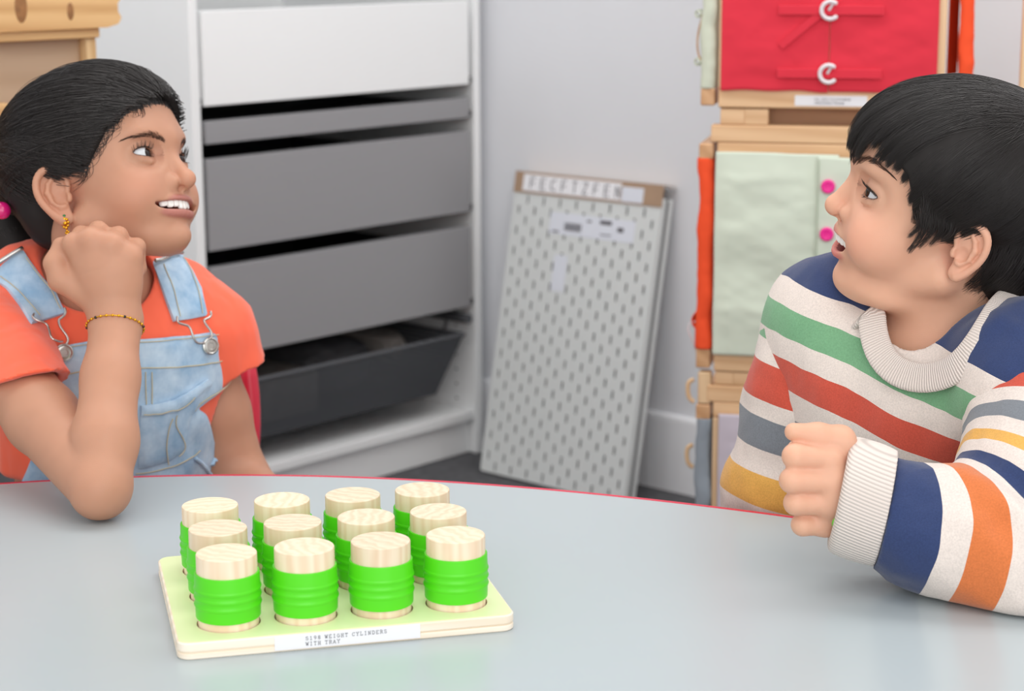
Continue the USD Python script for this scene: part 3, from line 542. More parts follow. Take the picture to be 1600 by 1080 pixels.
def grad(fn, p, e):
    g = np.stack([fn((p + e * np.eye(3)[i]).astype(np.float32)) - fn((p - e * np.eye(3)[i]).astype(np.float32)) for i in range(3)], 1)
    return g / (np.linalg.norm(g, axis=1, keepdims=True) + 1e-12)
def interp(x, xs, ys): return np.interp(x, xs, ys)

# ---------------------------------------------------------------- a child's head, in centimetres: x forward, y to the left, z up, origin at eye level
HELIX = spline([(0.45, 0.12, -0.05), (0.1, 0.2, 0.6), (0.1, 0.26, 1.6), (0.65, 0.32, 2.42), (1.55, 0.38, 2.68), (2.35, 0.4, 2.2), (2.72, 0.42, 1.2), (2.6, 0.4, 0.1), (2.15, 0.34, -0.85), (1.6, 0.26, -1.6), (0.95, .18, -2.2)], 3)
HELIX_R = np.interp(np.linspace(0, 1, len(HELIX)), [0, .15, .4, .7, .85, 1], [.14, .26, .34, .30, .30, .42])
def ear_sdf(p, s, P):
    e0 = np.array(P['ear']); th = P.get('ear_out', 0.42); lean_ = P.get('ear_lean', 0.18); sc = P.get('ear_scale', 1.0)
    bx = np.array([-math.cos(th), s * math.sin(th), 0.0]); bz = np.array([math.sin(lean_) * -0.9, 0, math.cos(lean_)]); bz -= bx * (bx @ bz); bz /= np.linalg.norm(bz)
    by = np.cross(bz, bx); by *= np.sign(by[1]) * s
    q = ((p - (e0 * [1, s, 1]).astype(np.float32)) @ np.stack([bx, by, bz], 1).astype(np.float32)) / np.float32(sc)
    d = chain(q, HELIX, HELIX_R, 0.06)
    plate = ell(q, (1.35, 0.05, 0.55), (1.35, 0.22, 2.15)); plate = smin(plate, ell(q, (1.0, 0.05, -1.5), (0.8, 0.26, 1.0)), 0.3)
    anti = chain(q, [(0.9, 0.3, -1.0), (1.55, 0.34, -0.35), (1.85, 0.36, 0.5), (1.65, 0.34, 1.25), (1.25, 0.3, 1.75)], [.26, .26, .26, .22, .16], 0.1)
    trg = ell(q, (0.12, 0.3, -0.2), (0.3, 0.28, 0.48)); atr = ell(q, (0.75, 0.3, -0.95), (0.35, 0.22, 0.25))
    lobe = ell(q, (0.7, 0.12, -2.0), (0.62, 0.26, 0.62))
    d = smin(smin(d, plate, 0.18), anti, 0.22); d = smin(d, smin(trg, atr, 0.2), 0.2); d = smin(d, lobe, 0.3)
    con = ell(q, (0.85, 0.55, -0.1), (0.62, 0.5, 0.72)); d = smax(d, -con, 0.15)
    return d * sc
def eye_frame(q, s, P):
    c = np.array(P['eye']) * [1, s, 1]
    v = q - c.astype(np.float32); a = np.arctan2(v[:, 1] * s, v[:, 0]); rr = np.sqrt((v * v).sum(1)) + 1e-6; e = np.arcsin(np.clip(v[:, 2] / rr, -1, 1)); return v, a, e, rr
def lid_open(a, e, P):
    ai, ao = P['lid_az']; t = np.clip((a - ai) / (ao - ai), -0.3, 1.3); m = np.clip(1 - (2 * t - 1) ** 2, -1, 1)
    tilt = P['lid_tilt'] * (t - 0.3)
    up = tilt + P['lid_up'] * np.sign(m) * np.abs(m) ** 0.62 * (1 - 0.15 * (t - .5)); lo = tilt - P['lid_lo'] * np.sign(m) * np.abs(m) ** 0.75
    return np.maximum(e - up, lo - e)
def lipcurve(P, which):
    """polyline of a lip from the corner at -w to +w: (x, y, z) points"""
    L_ = P[which]; y = np.linspace(-1, 1, 13); w = L_['w']
    x = L_['x'] - L_['bend'] * np.abs(y * w) ** 2; z = L_['z'] + (L_['zc'] - L_['z']) * np.abs(y) ** L_.get('pw', 2.0)
    if which == 'upper': z = z - L_.get('bow', .1) * np.exp(-(y / 0.14) ** 2) + 0.0
    return np.stack([x, y * w, z], 1)
def head_sdf(p, P):
    """skin of the head without eyes and hair"""
    ax = np.abs(p[:, 1]); ps = np.stack([p[:, 0], ax, p[:, 2]], 1)          # mirrored: left half only
    d = ell(p, *P['skull'])
    d = smin(d, ell(p, (2.7, 0, -2.2), (5.05, 5.75, 6.3)), 1.6)
    ch = P['chin']; d = smin(d, ell(p, ch, P.get('chin_r', (1.9, 2.3, 1.7))), 1.8)
    d = smin(d, cone(ps, (-0.3, 4.9, -4.8 + P.get('jaw', 0)), (ch[0] - 0.9, 1.9, ch[2] + 0.5), 1.55, 1.3), 1.6)
    ck = P['cheek']; d = smin(d, ell(ps, ck[:3], (ck[3], ck[3] * .92, ck[3])), 1.5)
    d = smin(d, cone(ps, (7.15, 0.0, 1.75), (6.1, 3.2, 2.1), 0.8, 0.85), 1.6)   # brow
    d = smin(d, ell(p, P['muzzle'], P['muzzle_r']), 1.3)
    ec = np.array(P['eye'])
    d = smax(d, -sph(ps, ec + [1.9, 0.05, 0.0], 1.36), 0.9); d = smax(d, -sph(ps, ec + [1.65, 2.15, 0.05], 1.68), 1.1)   # socket
    # nose
    nb, nt = P['nasion'], P['tip']; n = cone(p, nb, (nt[0] - 0.15, 0, nt[2] + 0.25), 0.62, 0.74); n = smin(n, sph(p, nt, P['tip_r']), 0.5)
    n = smin(n, ell(ps, (nt[0] - 1.22, 1.02, nt[2] - 0.05), (0.88, 0.60, 0.68)), 0.28); n = smin(n, cone(p, (nt[0] - 0.1, 0, nt[2] - 0.45), (nt[0] - 1.1, 0, nt[2] - 0.8), 0.3, 0.4), 0.35)
    d = smin(d, n, 0.62)
    d = smax(d, -chain(ps, [(nt[0] - 1.55, 1.62, nt[2] + .55), (nt[0] - 2.05, 1.78, nt[2] - .1), (nt[0] - 1.85, 1.55, nt[2] - .62)], [.02, .10, .04]), 0.22)
    d = smax(d, -ell(ps, (nt[0] - 0.55, 0.46, nt[2] - 0.78), (0.46, 0.26, 0.32)), 0.14)
    # lids: a thin shell about the eyeball, open in front
    v, a, e, rr = eye_frame(ps, 1, P); op = lid_open(a, e, P) * 1.25
    lid = np.maximum(rr - P['eye_r'] - 0.2, -(v[:, 0] + 0.2)); d = smin(d, lid, 0.35)
    if P.get('bag', 0): d = smin(d, chain(ps, [ec + [1.1, -0.75, -.62], ec + [1.25, 0.05, -0.86], ec + [0.85, 0.85, -0.62]], [.1, .2, .1]), 0.35)
    cav = np.maximum(np.maximum(op, rr - 1.85), -(v[:, 0] - 0.15)); cav = np.minimum(cav, rr - P['eye_r'] + 0.03); d = smax(d, -cav, 0.07)
    # mouth
    up, lo = lipcurve(P, 'upper'), lipcurve(P, 'lower')
    for m_, r0, r1, k in ((up, P['upper']['r'], 0.14, 0.3), (lo, P['lower']['r'], 0.14, 0.32)):
        rs = r1 + (r0 - r1) * (1 - np.abs(np.linspace(-1, 1, 13)) ** 2.2); d = smin(d, chain(p, m_, rs), k)
    y = p[:, 1]; tp_ = 1 - np.abs(np.linspace(-1, 1, 13)) ** 2.2; zu = np.interp(y, up[:, 1], up[:, 2] - (P['upper']['r'] - .14) * 0.6 * tp_ - .04); zl = np.interp(y, lo[:, 1], lo[:, 2] + (P['lower']['r'] - .14) * 0.6 * tp_ + .04)
    xs = np.interp(y, up[:, 1], up[:, 0]); hole = np.maximum(np.maximum(p[:, 2] - zu, zl - p[:, 2]), np.maximum(xs - 3.2 - p[:, 0], ax - P['upper']['w'] + 0.12))
    d = smax(d, -hole * 0.8, 0.1)
    for g in P.get('folds', ()): d = smax(d, -chain(ps, g[0], g[1]), g[2])
    for g in P.get('pads', ()): d = smin(d, ell(ps, g[0], g[1]), g[2])
    for s in (-1, 1):
        m_ = (p[:, 1] * s > 4.5) & (p[:, 2] < 3) & (p[:, 2] > -7) & (p[:, 0] < 3) & (p[:, 0] > -7)
        if m_.any(): d[m_] = smin(d[m_], ear_sdf(p[m_], s, P), 0.22)
    return d
def head_colour(q, P, skin):
    """skin albedo by place: lips, cheeks, lids"""
    c = np.tile(np.array(lin(skin['base'])), (len(q), 1)); ax = np.abs(q[:, 1]); ps = np.stack([q[:, 0], ax, q[:, 2]], 1).astype(np.float32)
    def mixin(w, col): 
        nonlocal c
        w = np.clip(w, 0, 1)[:, None]; c = c * (1 - w) + np.array(lin(col)) * w
    n_ = meshkit.fbm(q * 1.1, 3, 5); mixin((n_ - .5) * 0.35, skin['dark']); mixin((.5 - n_) * 0.3, skin['light'])
    ck = np.array(P['cheek'][:3]) + [1.2, .6, .2]; mixin(0.55 * np.exp(-((ps - ck) ** 2).sum(1) / 4.5), skin['cheek'])
    nt = np.array(P['tip']); mixin(0.3 * np.exp(-((ps - nt) ** 2).sum(1) / 1.6), skin['cheek'])
    mixin(0.4 * (sph(ps, np.array(P['ear']) + [-1.6, .3, .5], 3.0) < 0) * 1.0, skin['cheek'])
    v, a, e, rr = eye_frame(ps, 1, P); op = lid_open(a, e, P); front = (v[:, 0] > 0.2) & (rr < 2.4)
    mixin(0.5 * front * np.exp(-np.maximum(op, 0) ** 2 / 0.09), skin['lid']); mixin(0.5 * front * (e > 0) * np.exp(-np.maximum(op, 0) ** 2 / 0.004), skin['line']); mixin(0.45 * front * (e < 0) * np.exp(-np.maximum(op, 0) ** 2 / 0.003), skin['line'])
    for w_ in ('upper', 'lower'):
        L_ = lipcurve(P, w_); rs = P[w_]['r'] * (1 - 0.55 * np.abs(np.linspace(-1, 1, 13)) ** 2.5)
        dd = chain(q.astype(np.float32), L_, rs); mixin(np.clip(1 - dd / 0.13, 0, 1) ** 1.5 * 0.95, skin['lip'])
    up, lo = lipcurve(P, 'upper'), lipcurve(P, 'lower'); inside = (ax < P['upper']['w']) & (q[:, 0] < np.interp(q[:, 1], up[:, 1], up[:, 0]) - 0.35) & (q[:, 0] > 2.5) & (q[:, 2] < up[6, 2] + .2) & (q[:, 2] > lo[6, 2] - 1.2) & (ax < 2.6)
    mixin(inside * 1.0 * (head_inner(q, P) > 0), skin['mouth'])
    return c
def head_inner(q, P):
    up, lo = lipcurve(P, 'upper'), lipcurve(P, 'lower'); y = q[:, 1]
    zu = np.interp(y, up[:, 1], up[:, 2] - P['upper']['r'] * 0.45); zl = np.interp(y, lo[:, 1], lo[:, 2] + P['lower']['r'] * 0.45)
    return ((q[:, 2] <= zu) & (q[:, 2] >= zl)).astype(float)
def eyeball(P, s, gaze):
    """eye white, iris and cornea as one lathed ball with per-vertex colour, in head centimetres"""
    u = trimesh.creation.icosphere(5, P['eye_r']); v = np.array(u.vertices); g = np.asarray(gaze, float) / np.linalg.norm(gaze)
    ang = np.degrees(np.arccos(np.clip(v @ g / P['eye_r'], -1, 1)))
    col = np.tile(np.array(lin((206, 208, 212))), (len(v), 1)); ri = P.get('iris', 29.0)
    w = np.clip((ri - ang) / 2.0 + .5, 0, 1)[:, None]; col = col * (1 - w) + np.array(lin((40, 25, 19))) * w
    w = np.clip((12 - ang) / 1.5 + .5, 0, 1)[:, None]; col = col * (1 - w) + np.array(lin((8, 7, 7))) * w
    v = v + (v / P['eye_r']) * (np.clip((ri - ang) / ri, 0, 1) ** 0.8 * 0.05)[:, None]
    return v + np.array(P['eye']) * [1, s, 1], np.array(u.faces), col
def tooth_row(P, z_top, zb, n, y0, y1, dx=0.3, pw=0.68, hs=None):
    out = []; up = lipcurve(P, 'upper'); ys = np.linspace(y0, y1, n + 1)
    for i in range(n):
        yc = (ys[i] + ys[i + 1]) / 2; w = abs(ys[i + 1] - ys[i]) * 0.46; xc = np.interp(yc, up[:, 1], up[:, 0]) - dx; k = 1.0 if hs is None else hs[i]
        b = trimesh.creation.icosphere(3); v = np.array(b.vertices); v = np.sign(v) * np.abs(v) ** pw; hh = (z_top - zb) / 2 * k
        zt = np.interp(yc, up[:, 1], up[:, 2]) - up[6, 2] + z_top
        v = v * [0.22, w, hh]; v[:, 0] += v[:, 1] * -2 * P['upper']['bend'] * yc; out.append((v + [xc, yc, zt - hh], np.array(b.faces)))
    return out
# ---------------------------------------------------------------- the two heads
GIRL = dict(scale=1.0, rot=Rot.from_euler('ZYX', np.radians([-21, -19, -12.1])).as_matrix(), t=np.array([-0.391, 1.889, 0.7235]), side=-1, skull=((-1.0, 0, 2.9), (8.95, 7.0, 7.2)),
    chin=(5.15, 0, -7.6), chin_r=(1.85, 2.2, 1.5), cheek=(4.6, 3.3, -3.45, 2.3), muzzle=(5.4, 0, -4.7), muzzle_r=(1.85, 2.9, 1.75), eye=(5.65, 2.85, 0.08), eye_r=1.22, gaze=(1, 0.10, 0.02),
    lid_az=(-0.72, 1.28), lid_up=0.43, lid_lo=0.27, lid_tilt=0.16, nasion=(7.1, 0, 0.2), tip=(8.6, 0, -2.75), tip_r=0.82, bag=1,
    upper=dict(x=7.72, bend=0.18, w=3.5, z=-4.40, zc=-4.66, r=0.36, bow=0.03, pw=2.6, teeth=0.9), lower=dict(x=7.38, bend=0.14, w=3.45, z=-5.70, zc=-4.9, r=0.48, pw=3.4),
    ear=(-0.45, 6.2, -2.2), ear_scale=1.08, ear_out=0.5,
    folds=[([(7.1, 1.75, -2.9), (6.4, 2.8, -3.9), (5.75, 3.3, -4.9), (5.4, 3.2, -5.8)], [.05, .12, .17, .06], 0.4)],
    pads=[((6.35, 0, -7.7), (1.05, 1.25, 1.0), 0.7)])
BOY = dict(scale=1.05, rot=Rot.from_euler('ZYX', np.radians([176, -10.6, -14.0])).as_matrix(), t=np.array([0.3705, 1.6454, 0.735]), side=1, skull=((-1.0, 0, 2.7), (9.0, 7.0, 6.7)),
    chin=(5.55, 0, -8.6), chin_r=(1.85, 2.3, 1.6), cheek=(5.0, 3.45, -3.75, 2.45), muzzle=(5.95, 0, -5.1), muzzle_r=(2.05, 2.5, 2.1), eye=(5.65, 2.85, 0.03), eye_r=1.22, gaze=(1, 0.12, 0.12),
    lid_az=(-0.72, 1.28), lid_up=0.37, lid_lo=0.24, lid_tilt=0.10, bag=1, nasion=(7.2, 0, 0.2), tip=(8.62, 0, -2.72), tip_r=0.8,
    upper=dict(x=7.98, bend=0.25, w=2.85, z=-4.66, zc=-4.68, r=0.27, bow=0.06, pw=2.4, teeth=0.95), lower=dict(x=7.6, bend=0.22, w=2.8, z=-6.55, zc=-4.95, r=0.42, pw=2.3),
    ear=(-0.45, 6.3, -2.05), ear_scale=0.93, ear_out=0.42, jaw=-0.3,
    folds=[([(7.25, 1.8, -3.1), (6.7, 2.7, -4.1), (6.2, 3.15, -5.2), (5.9, 3.1, -6.1)], [.05, .1, .13, .05], 0.45)],
    pads=[((2.6, 1.8, -8.3), (3.2, 3.0, 1.5), 1.2)])
def to_head(P, w): return ((w - P['t'].astype(np.float32)) @ P['rot'].astype(np.float32)) * np.float32(100 / P['scale'])
def from_head(P, q): return (np.asarray(q, float) * P['scale'] / 100) @ P['rot'].T + P['t']
SK_G = dict(base=(190, 140, 114), dark=(166, 118, 94), light=(202, 152, 124), cheek=(198, 136, 112), lid=(160, 102, 80), line=(70, 44, 36), lip=(180, 116, 106), mouth=(110, 50, 48))
SK_B = dict(base=(221, 169, 142), dark=(206, 150, 122), light=(234, 184, 154), cheek=(230, 160, 136), lid=(176, 120, 98), line=(70, 46, 40), lip=(206, 122, 116), mouth=(120, 56, 54))
def vcol_mat(name, rough, spec=0.4, sub=0.12, bump=0.0, bs=900, coat=0.0, sheen=0.0):
    n = {'a': ('attribute', dict(attribute='tone')), 'p': ('principled_bsdf', dict(roughness=rough, specular_ior_level=spec, subsurface_weight=sub, subsurface_radius=(1, 0.42, 0.25), subsurface_scale=0.004, coat_weight=coat, sheen_weight=sheen))}
    l = [('a.color', 'p.base_color')]
    if bump:
        n.update(tc=('texture_coordinate', {}), bn=('noise_texture', dict(scale=bs, detail=3.0)), bu=('bump', dict(strength=bump, distance=0.001))); l += [('tc.object', 'bn.vector'), ('bn.fac', 'bu.height'), ('bu.normal', 'p.normal')]
    return M(name, n, l)
m_skin = vcol_mat('skin', 0.5, 0.35, 0.15, bump=0.12, bs=1400); m_eye = vcol_mat('eye', 0.10, 0.35, 0.0)
m_tooth = plain('tooth_enamel', (246, 242, 236), 0.2, 0.5, sub=0.1)

m_brow = plain('brow_hair', (74, 54, 45), 0.6, 0.2)
m_haircap = plain('hair_underlayer', (27, 23, 22), 0.62, 0.3)
m_hair = M('black_hair', {'oi': ('geometry', {}), 'p': ('principled_bsdf', dict(base_color=lin((36, 31, 30)), roughness=0.36, specular_ior_level=0.55))}, [])
GIRL['hair'] = dict(outer=((-1.5, 0, 3.0), (10.7, 7.55, 8.5)), line=([0, .29, .5, .67, .84, 1.02, 1.2, 1.32, 1.42, 1.55, 1.95, 2.2, 2.4, 2.6, 3.15], [6.1, 5.5, 4.7, 3.7, 3.0, 1.3, -.2, -.6, 1.5, 2.3, 2.2, 0.2, -3.2, -5.5, -6.5]), k=1.3, slope=0.9)
BOY['hair'] = dict(outer=((-1.0, 0, 2.9), (9.75, 7.7, 6.75)), line=([0, .26, .33, .47, .67, .8, .95, 1.04, 1.07, 1.12, 1.22, 1.455, 1.6, 1.9, 2.1, 2.25, 2.5, 3.15], [2.7, 3.0, 3.8, 4.3, 3.7, 3.2, 2.5, 1.0, -1.2, -3.2, -2.9, -.5, .5, .9, -1.5, -5.6, -7.4, -8.2]), k=0.5, slope=1.3)
def hair_sdf(p, P):
    H = P['hair']; d = ell(p, *H['outer']); ax = np.abs(p[:, 1]); ps = np.stack([p[:, 0], ax, p[:, 2]], 1); phi = np.arctan2(ax, p[:, 0] )
    if P is BOY: d = smin(d, ell(p, (-4.6, 0, -3.6), (4.6, 5.7, 5.4)), 1.5)
    else: d = smin(d, ell(p, (-4.8, 0, -2.2), (4.4, 5.5, 4.4)), 1.5)
    lump = meshkit.fbm(np.stack([phi * 3.2, p[:, 2] * .12, 0 * phi], -1) + 3, 3, 2); lump = (lump - .5) * (0.5 if P is BOY else 0.7); d = d - lump
    reg = (np.interp(phi, *H['line']) - p[:, 2]) * 0.75
    if P is BOY: reg = reg + 0.35 * np.clip(1.9 - phi, 0, 1)
    d = smax(d, reg, H['k'])
    m_ = (ax > 4.5) & (p[:, 2] < 3) & (p[:, 2] > -7) & (p[:, 0] < 3) & (p[:, 0] > -7)
    if m_.any(): d[m_] = smax(d[m_], -(ear_sdf(ps[m_], 1, P) - 0.12), 0.3)
    if P is GIRL: d = np.minimum(d, tail_sdf(p))
    return d
TAIL = spline([(-11.2, 0.6, 2.6), (-12.9, 0.9, 1.3), (-13.6, 0.9, -1.6), (-12.8, 0.8, -4.2), (-12.4, 0.6, -6.2), (-12.6, 0.6, -8.0)], 4)
TAIL_R = np.interp(np.linspace(0, 1, len(TAIL)), [0, .2, .45, .8, 1], [1.9, 1.5, 2.3, 2.0, 0.6])
def tail_sdf(p): return chain(p, TAIL, TAIL_R, 0.4)
def slerp_path(d0, d1, t):
    c = np.clip((d0 * d1).sum(-1), -1, 1); w = np.arccos(c)[:, None, None]; s_ = np.sin(w) + 1e-9
    return (np.sin((1 - t)[None, :, None] * w) * d0[:, None] + np.sin(t[None, :, None] * w) * d1[:, None]) / s_
def ell_r(d, c, r): return 1 / np.sqrt(((d / np.asarray(r)) ** 2).sum(-1))
def unit(v): return v / np.linalg.norm(v, axis=-1, keepdims=True)
def hair_strands(P, n, seed):
    rg = np.random.default_rng(seed); c, r = np.array(P['hair']['outer'][0]), np.array(P['hair']['outer'][1]); L_ = P['hair']['line']; out = []
    def line_dir(phi, sgn, dz=0):
        """direction from the centre to the hairline at azimuth phi"""
        z = np.interp(phi, *L_) + dz; hx = np.sqrt(np.maximum(1 - ((z - c[2]) / r[2]) ** 2, 0.03)); rad = 1 / np.sqrt((np.cos(phi) / r[0]) ** 2 + (np.sin(phi) / r[1]) ** 2) * hx
        q = np.stack([rad * np.cos(phi), sgn * rad * np.sin(phi), z], -1); return unit(q - c), q
    if P is GIRL:
        T = 18; t = np.linspace(0, 1, T); phi = rg.uniform(0, 2.1, n) ** 1.0; sg = np.where(rg.random(n) < 0.68, -1, 1)
        d0, q0 = line_dir(phi, sg, 0.1 + rg.normal(0, 0.28, n)); g = unit(np.array([-11.6, 0.7, 2.6]) - c + rg.normal(0, .55, (n, 3)))
        a = rg.uniform(0, 0.65, n) * (rg.random(n) < 0.62); d0 = unit(slerp_path(d0, g, np.array([0., 1.]))[:, 0] * (1 - a)[:, None] + g * a[:, None])
        D = slerp_path(d0, g, t); D[..., 2] += (np.sin(np.pi * t) * 0.10)[None] * (phi < 1.3)[:, None] + (np.sin(np.pi * np.minimum(t * 1.5, 1)) * 0.26)[None] * np.clip((phi - .85) * 4, 0, 1)[:, None]; D = unit(D)
        lay = rg.uniform(-.15, 0.26, n)[:, None] + 0.10 * np.sin(t[None] * rg.uniform(4, 11, n)[:, None] + rg.uniform(0, 6, n)[:, None])
        R_ = ell_r(D, c, r) + lay
        ramp = np.clip(t[None] / 0.10, 0, 1) ** 0.6; st_ = (a < 0.02)[:, None]; R_ = np.where(st_, R_ - (1 - ramp) * 0.6, R_)
        Q = c + D * R_[..., None]; Q[:, 0] = np.where(st_, np.array([base_point_v(P, Q[:, 0])])[0], Q[:, 0]); Q[:, 1] = np.where(st_, .55 * Q[:, 0] + .45 * Q[:, 2], Q[:, 1]); out = list(from_head(P, Q))
        # wispy baby hairs at the temple and forehead, tail strands
        for k in range(70):
            ph = rg.uniform(0.35, 1.4); _, q = line_dir(np.array([ph]), np.array([-1]), rg.uniform(-.1, .6)); q = base_point(P, q[0]); tt = np.linspace(0, 1, 10)[:, None]
            dv = np.array([-0.6 - .8 * ph, -0.1, -1.1]) * rg.uniform(.5, 1.6); pts = q + np.array([.5, 0, -.35]) * np.sin(tt * 3.1) * rg.uniform(.2, 1.3) + dv * tt
            out.append(from_head(P, np.array([base_point(P, x, 0.05 + .1 * float(u)) for x, u in zip(pts, tt)])))
        w = rg.random(900); ang = rg.uniform(0, 6.28, 900)
        for k in range(900):
            i0 = rg.integers(0, len(TAIL) - 8); seg = TAIL[i0:i0 + 12]; rr = TAIL_R[i0:i0 + 12]; o_ = np.stack([np.cos(ang[k] + np.linspace(0, .6, len(seg))), np.sin(ang[k] + np.linspace(0, .6, len(seg))), 0 * rr], -1)
            out.append(from_head(P, seg + o_ * (rr * rg.uniform(.9, 1.08))[:, None]))
        for k in range(70):                                       # flyaway hairs above the crown
            i = rg.integers(0, n); q = Q[i]; s0 = rg.integers(1, 9); seg = q[s0:s0 + 8]; nrm = unit(seg - c); out.append(from_head(P, seg + nrm * (np.sin(np.linspace(0, 3.1, 8)) * rg.uniform(.2, 1.0))[:, None]))
    else:
        T = 16; t = np.linspace(0, 1, T); crown = unit(np.array([-6.2, 1.2, 8.4]) - c)
        phi = np.concatenate([rg.uniform(0, 1.3, int(n * .62)), rg.uniform(1.3, 3.1, n - int(n * .62))]); sg = np.where(rg.random(n) < 0.78, 1, -1)
        nc = 62; pc_ = np.sort(rg.uniform(0, 3.1, nc)); ci = np.abs(phi[:, None] - pc_[None]).argmin(1); dzc = rg.normal(0, 0.45, nc) + (rg.random(nc) < .25) * 0.7
        phit = pc_[ci] + (phi - pc_[ci]) * rg.uniform(0.1, .75, n); d1, _ = line_dir(phit, sg, -0.1 + dzc[ci] + rg.normal(0, 0.22, n) + np.where(rg.random(n) < .35, rg.uniform(0, 2.5, n), 0))
        d1b, _ = line_dir(phi, sg, 0); d0 = unit(crown + rg.normal(0, .09, (n, 3)))
        D = slerp_path(d0, d1, t)
        sweep = np.where(phi < 1.2, 0.16, 0.05); up = np.array([0, 0, 1.]); side = unit(np.cross(d0, d1)); D = unit(D + side[:, None] * (np.sin(np.pi * t)[None, :, None] * (sweep * sg)[:, None, None] * -1))
        lay = (rg.uniform(-.22, 0.18, n) + (rg.uniform(-.28, .3, nc))[ci])[:, None] * np.linspace(.15, 1, T)[None] + 0.05 * np.sin(t[None] * rg.uniform(3, 7, n)[:, None] + rg.uniform(0, 6, n)[:, None])
        Q = c + D * (ell_r(D, c, r) + lay)[..., None]
        low = np.clip((-1.0 - Q[..., 2]) / 5, 0, 1) * (Q[..., 0] < 0); Q[..., 0] += low * 2.2 ; Q[..., 1] *= 1 - 0.18 * low
        out = list(from_head(P, Q))
        for k in range(420):                                      # jagged nape hair behind the near ear
            u = rg.random(); tip = np.array([-2.2 - 4.6 * u, 5.0 - 1.4 * u, -5.6 - 1.5 * u]) + rg.normal(0, .22, 3) + np.array([.5, 0, -.3]) * (k % 4 == 0); st0 = np.array([tip[0] - rg.uniform(.6, 2.4), 6.0 - 1.0 * u, rg.uniform(-2.6, .6)]); tt = np.linspace(0, 1, 9)[:, None]
            out.append(from_head(P, st0 + (tip - st0) * tt + np.array([-.3, .55, 0]) * np.sin(tt * 3.14)))
        for k in range(260):                                      # sideburn spikes in front of the ear
            tip = np.array([(2.95, 6.45, -2.9), (2.3, 6.6, -2.3), (1.5, 6.75, -1.9), (0.8, 6.95, -1.2), (3.2, 6.5, -1.6)][k % 5]) + rg.normal(0, .12, 3); st0 = np.array([tip[0] - rg.uniform(-.1, .9), 7.1, rg.uniform(.4, 2.6)]); tt = np.linspace(0, 1, 9)[:, None]
            out.append(from_head(P, st0 + (tip - st0) * tt + np.array([-.35, .25, 0]) * np.sin(tt * 3.14)))
        for k in range(420):                                      # nape hair falling behind the ear
            ph = rg.uniform(2.1, 3.1); x0 = np.array([-6.5 + 2.6 * np.cos(ph) , 6.1 * np.sin(ph) ** .6 * 1.0, rg.uniform(-1, 1.5)]); L2 = rg.uniform(4.5, 7.5)
            tt = np.linspace(0, 1, 8)[:, None]; out.append(from_head(P, x0 + np.array([rg.uniform(1.0, 2.4), -0.9, -L2]) * tt + np.array([-.5, .5, 0]) * np.sin(tt * 3.1) * rg.uniform(.3, 1.1)))
    return out
def skull_sdf(q, P):
    return smin(ell(q, *P['skull']), ell(q, (2.7, 0, -2.2), (5.05, 5.75, 6.3)), 1.6)
def base_point(P, q, off=0.02):
    q = np.array(q, float)
    for _ in range(4):
        d = float(skull_sdf(q[None].astype(np.float32), P)[0]) - off; g = grad(lambda w: skull_sdf(w, P), q[None], 0.05)[0]; q = q - g * d
    return q
def base_point_v(P, q, off=0.0):
    for _ in range(4):
        d = skull_sdf(q.astype(np.float32), P) - off; q = q - grad(lambda w: skull_sdf(w, P), q, 0.05) * d[:, None]
    return q
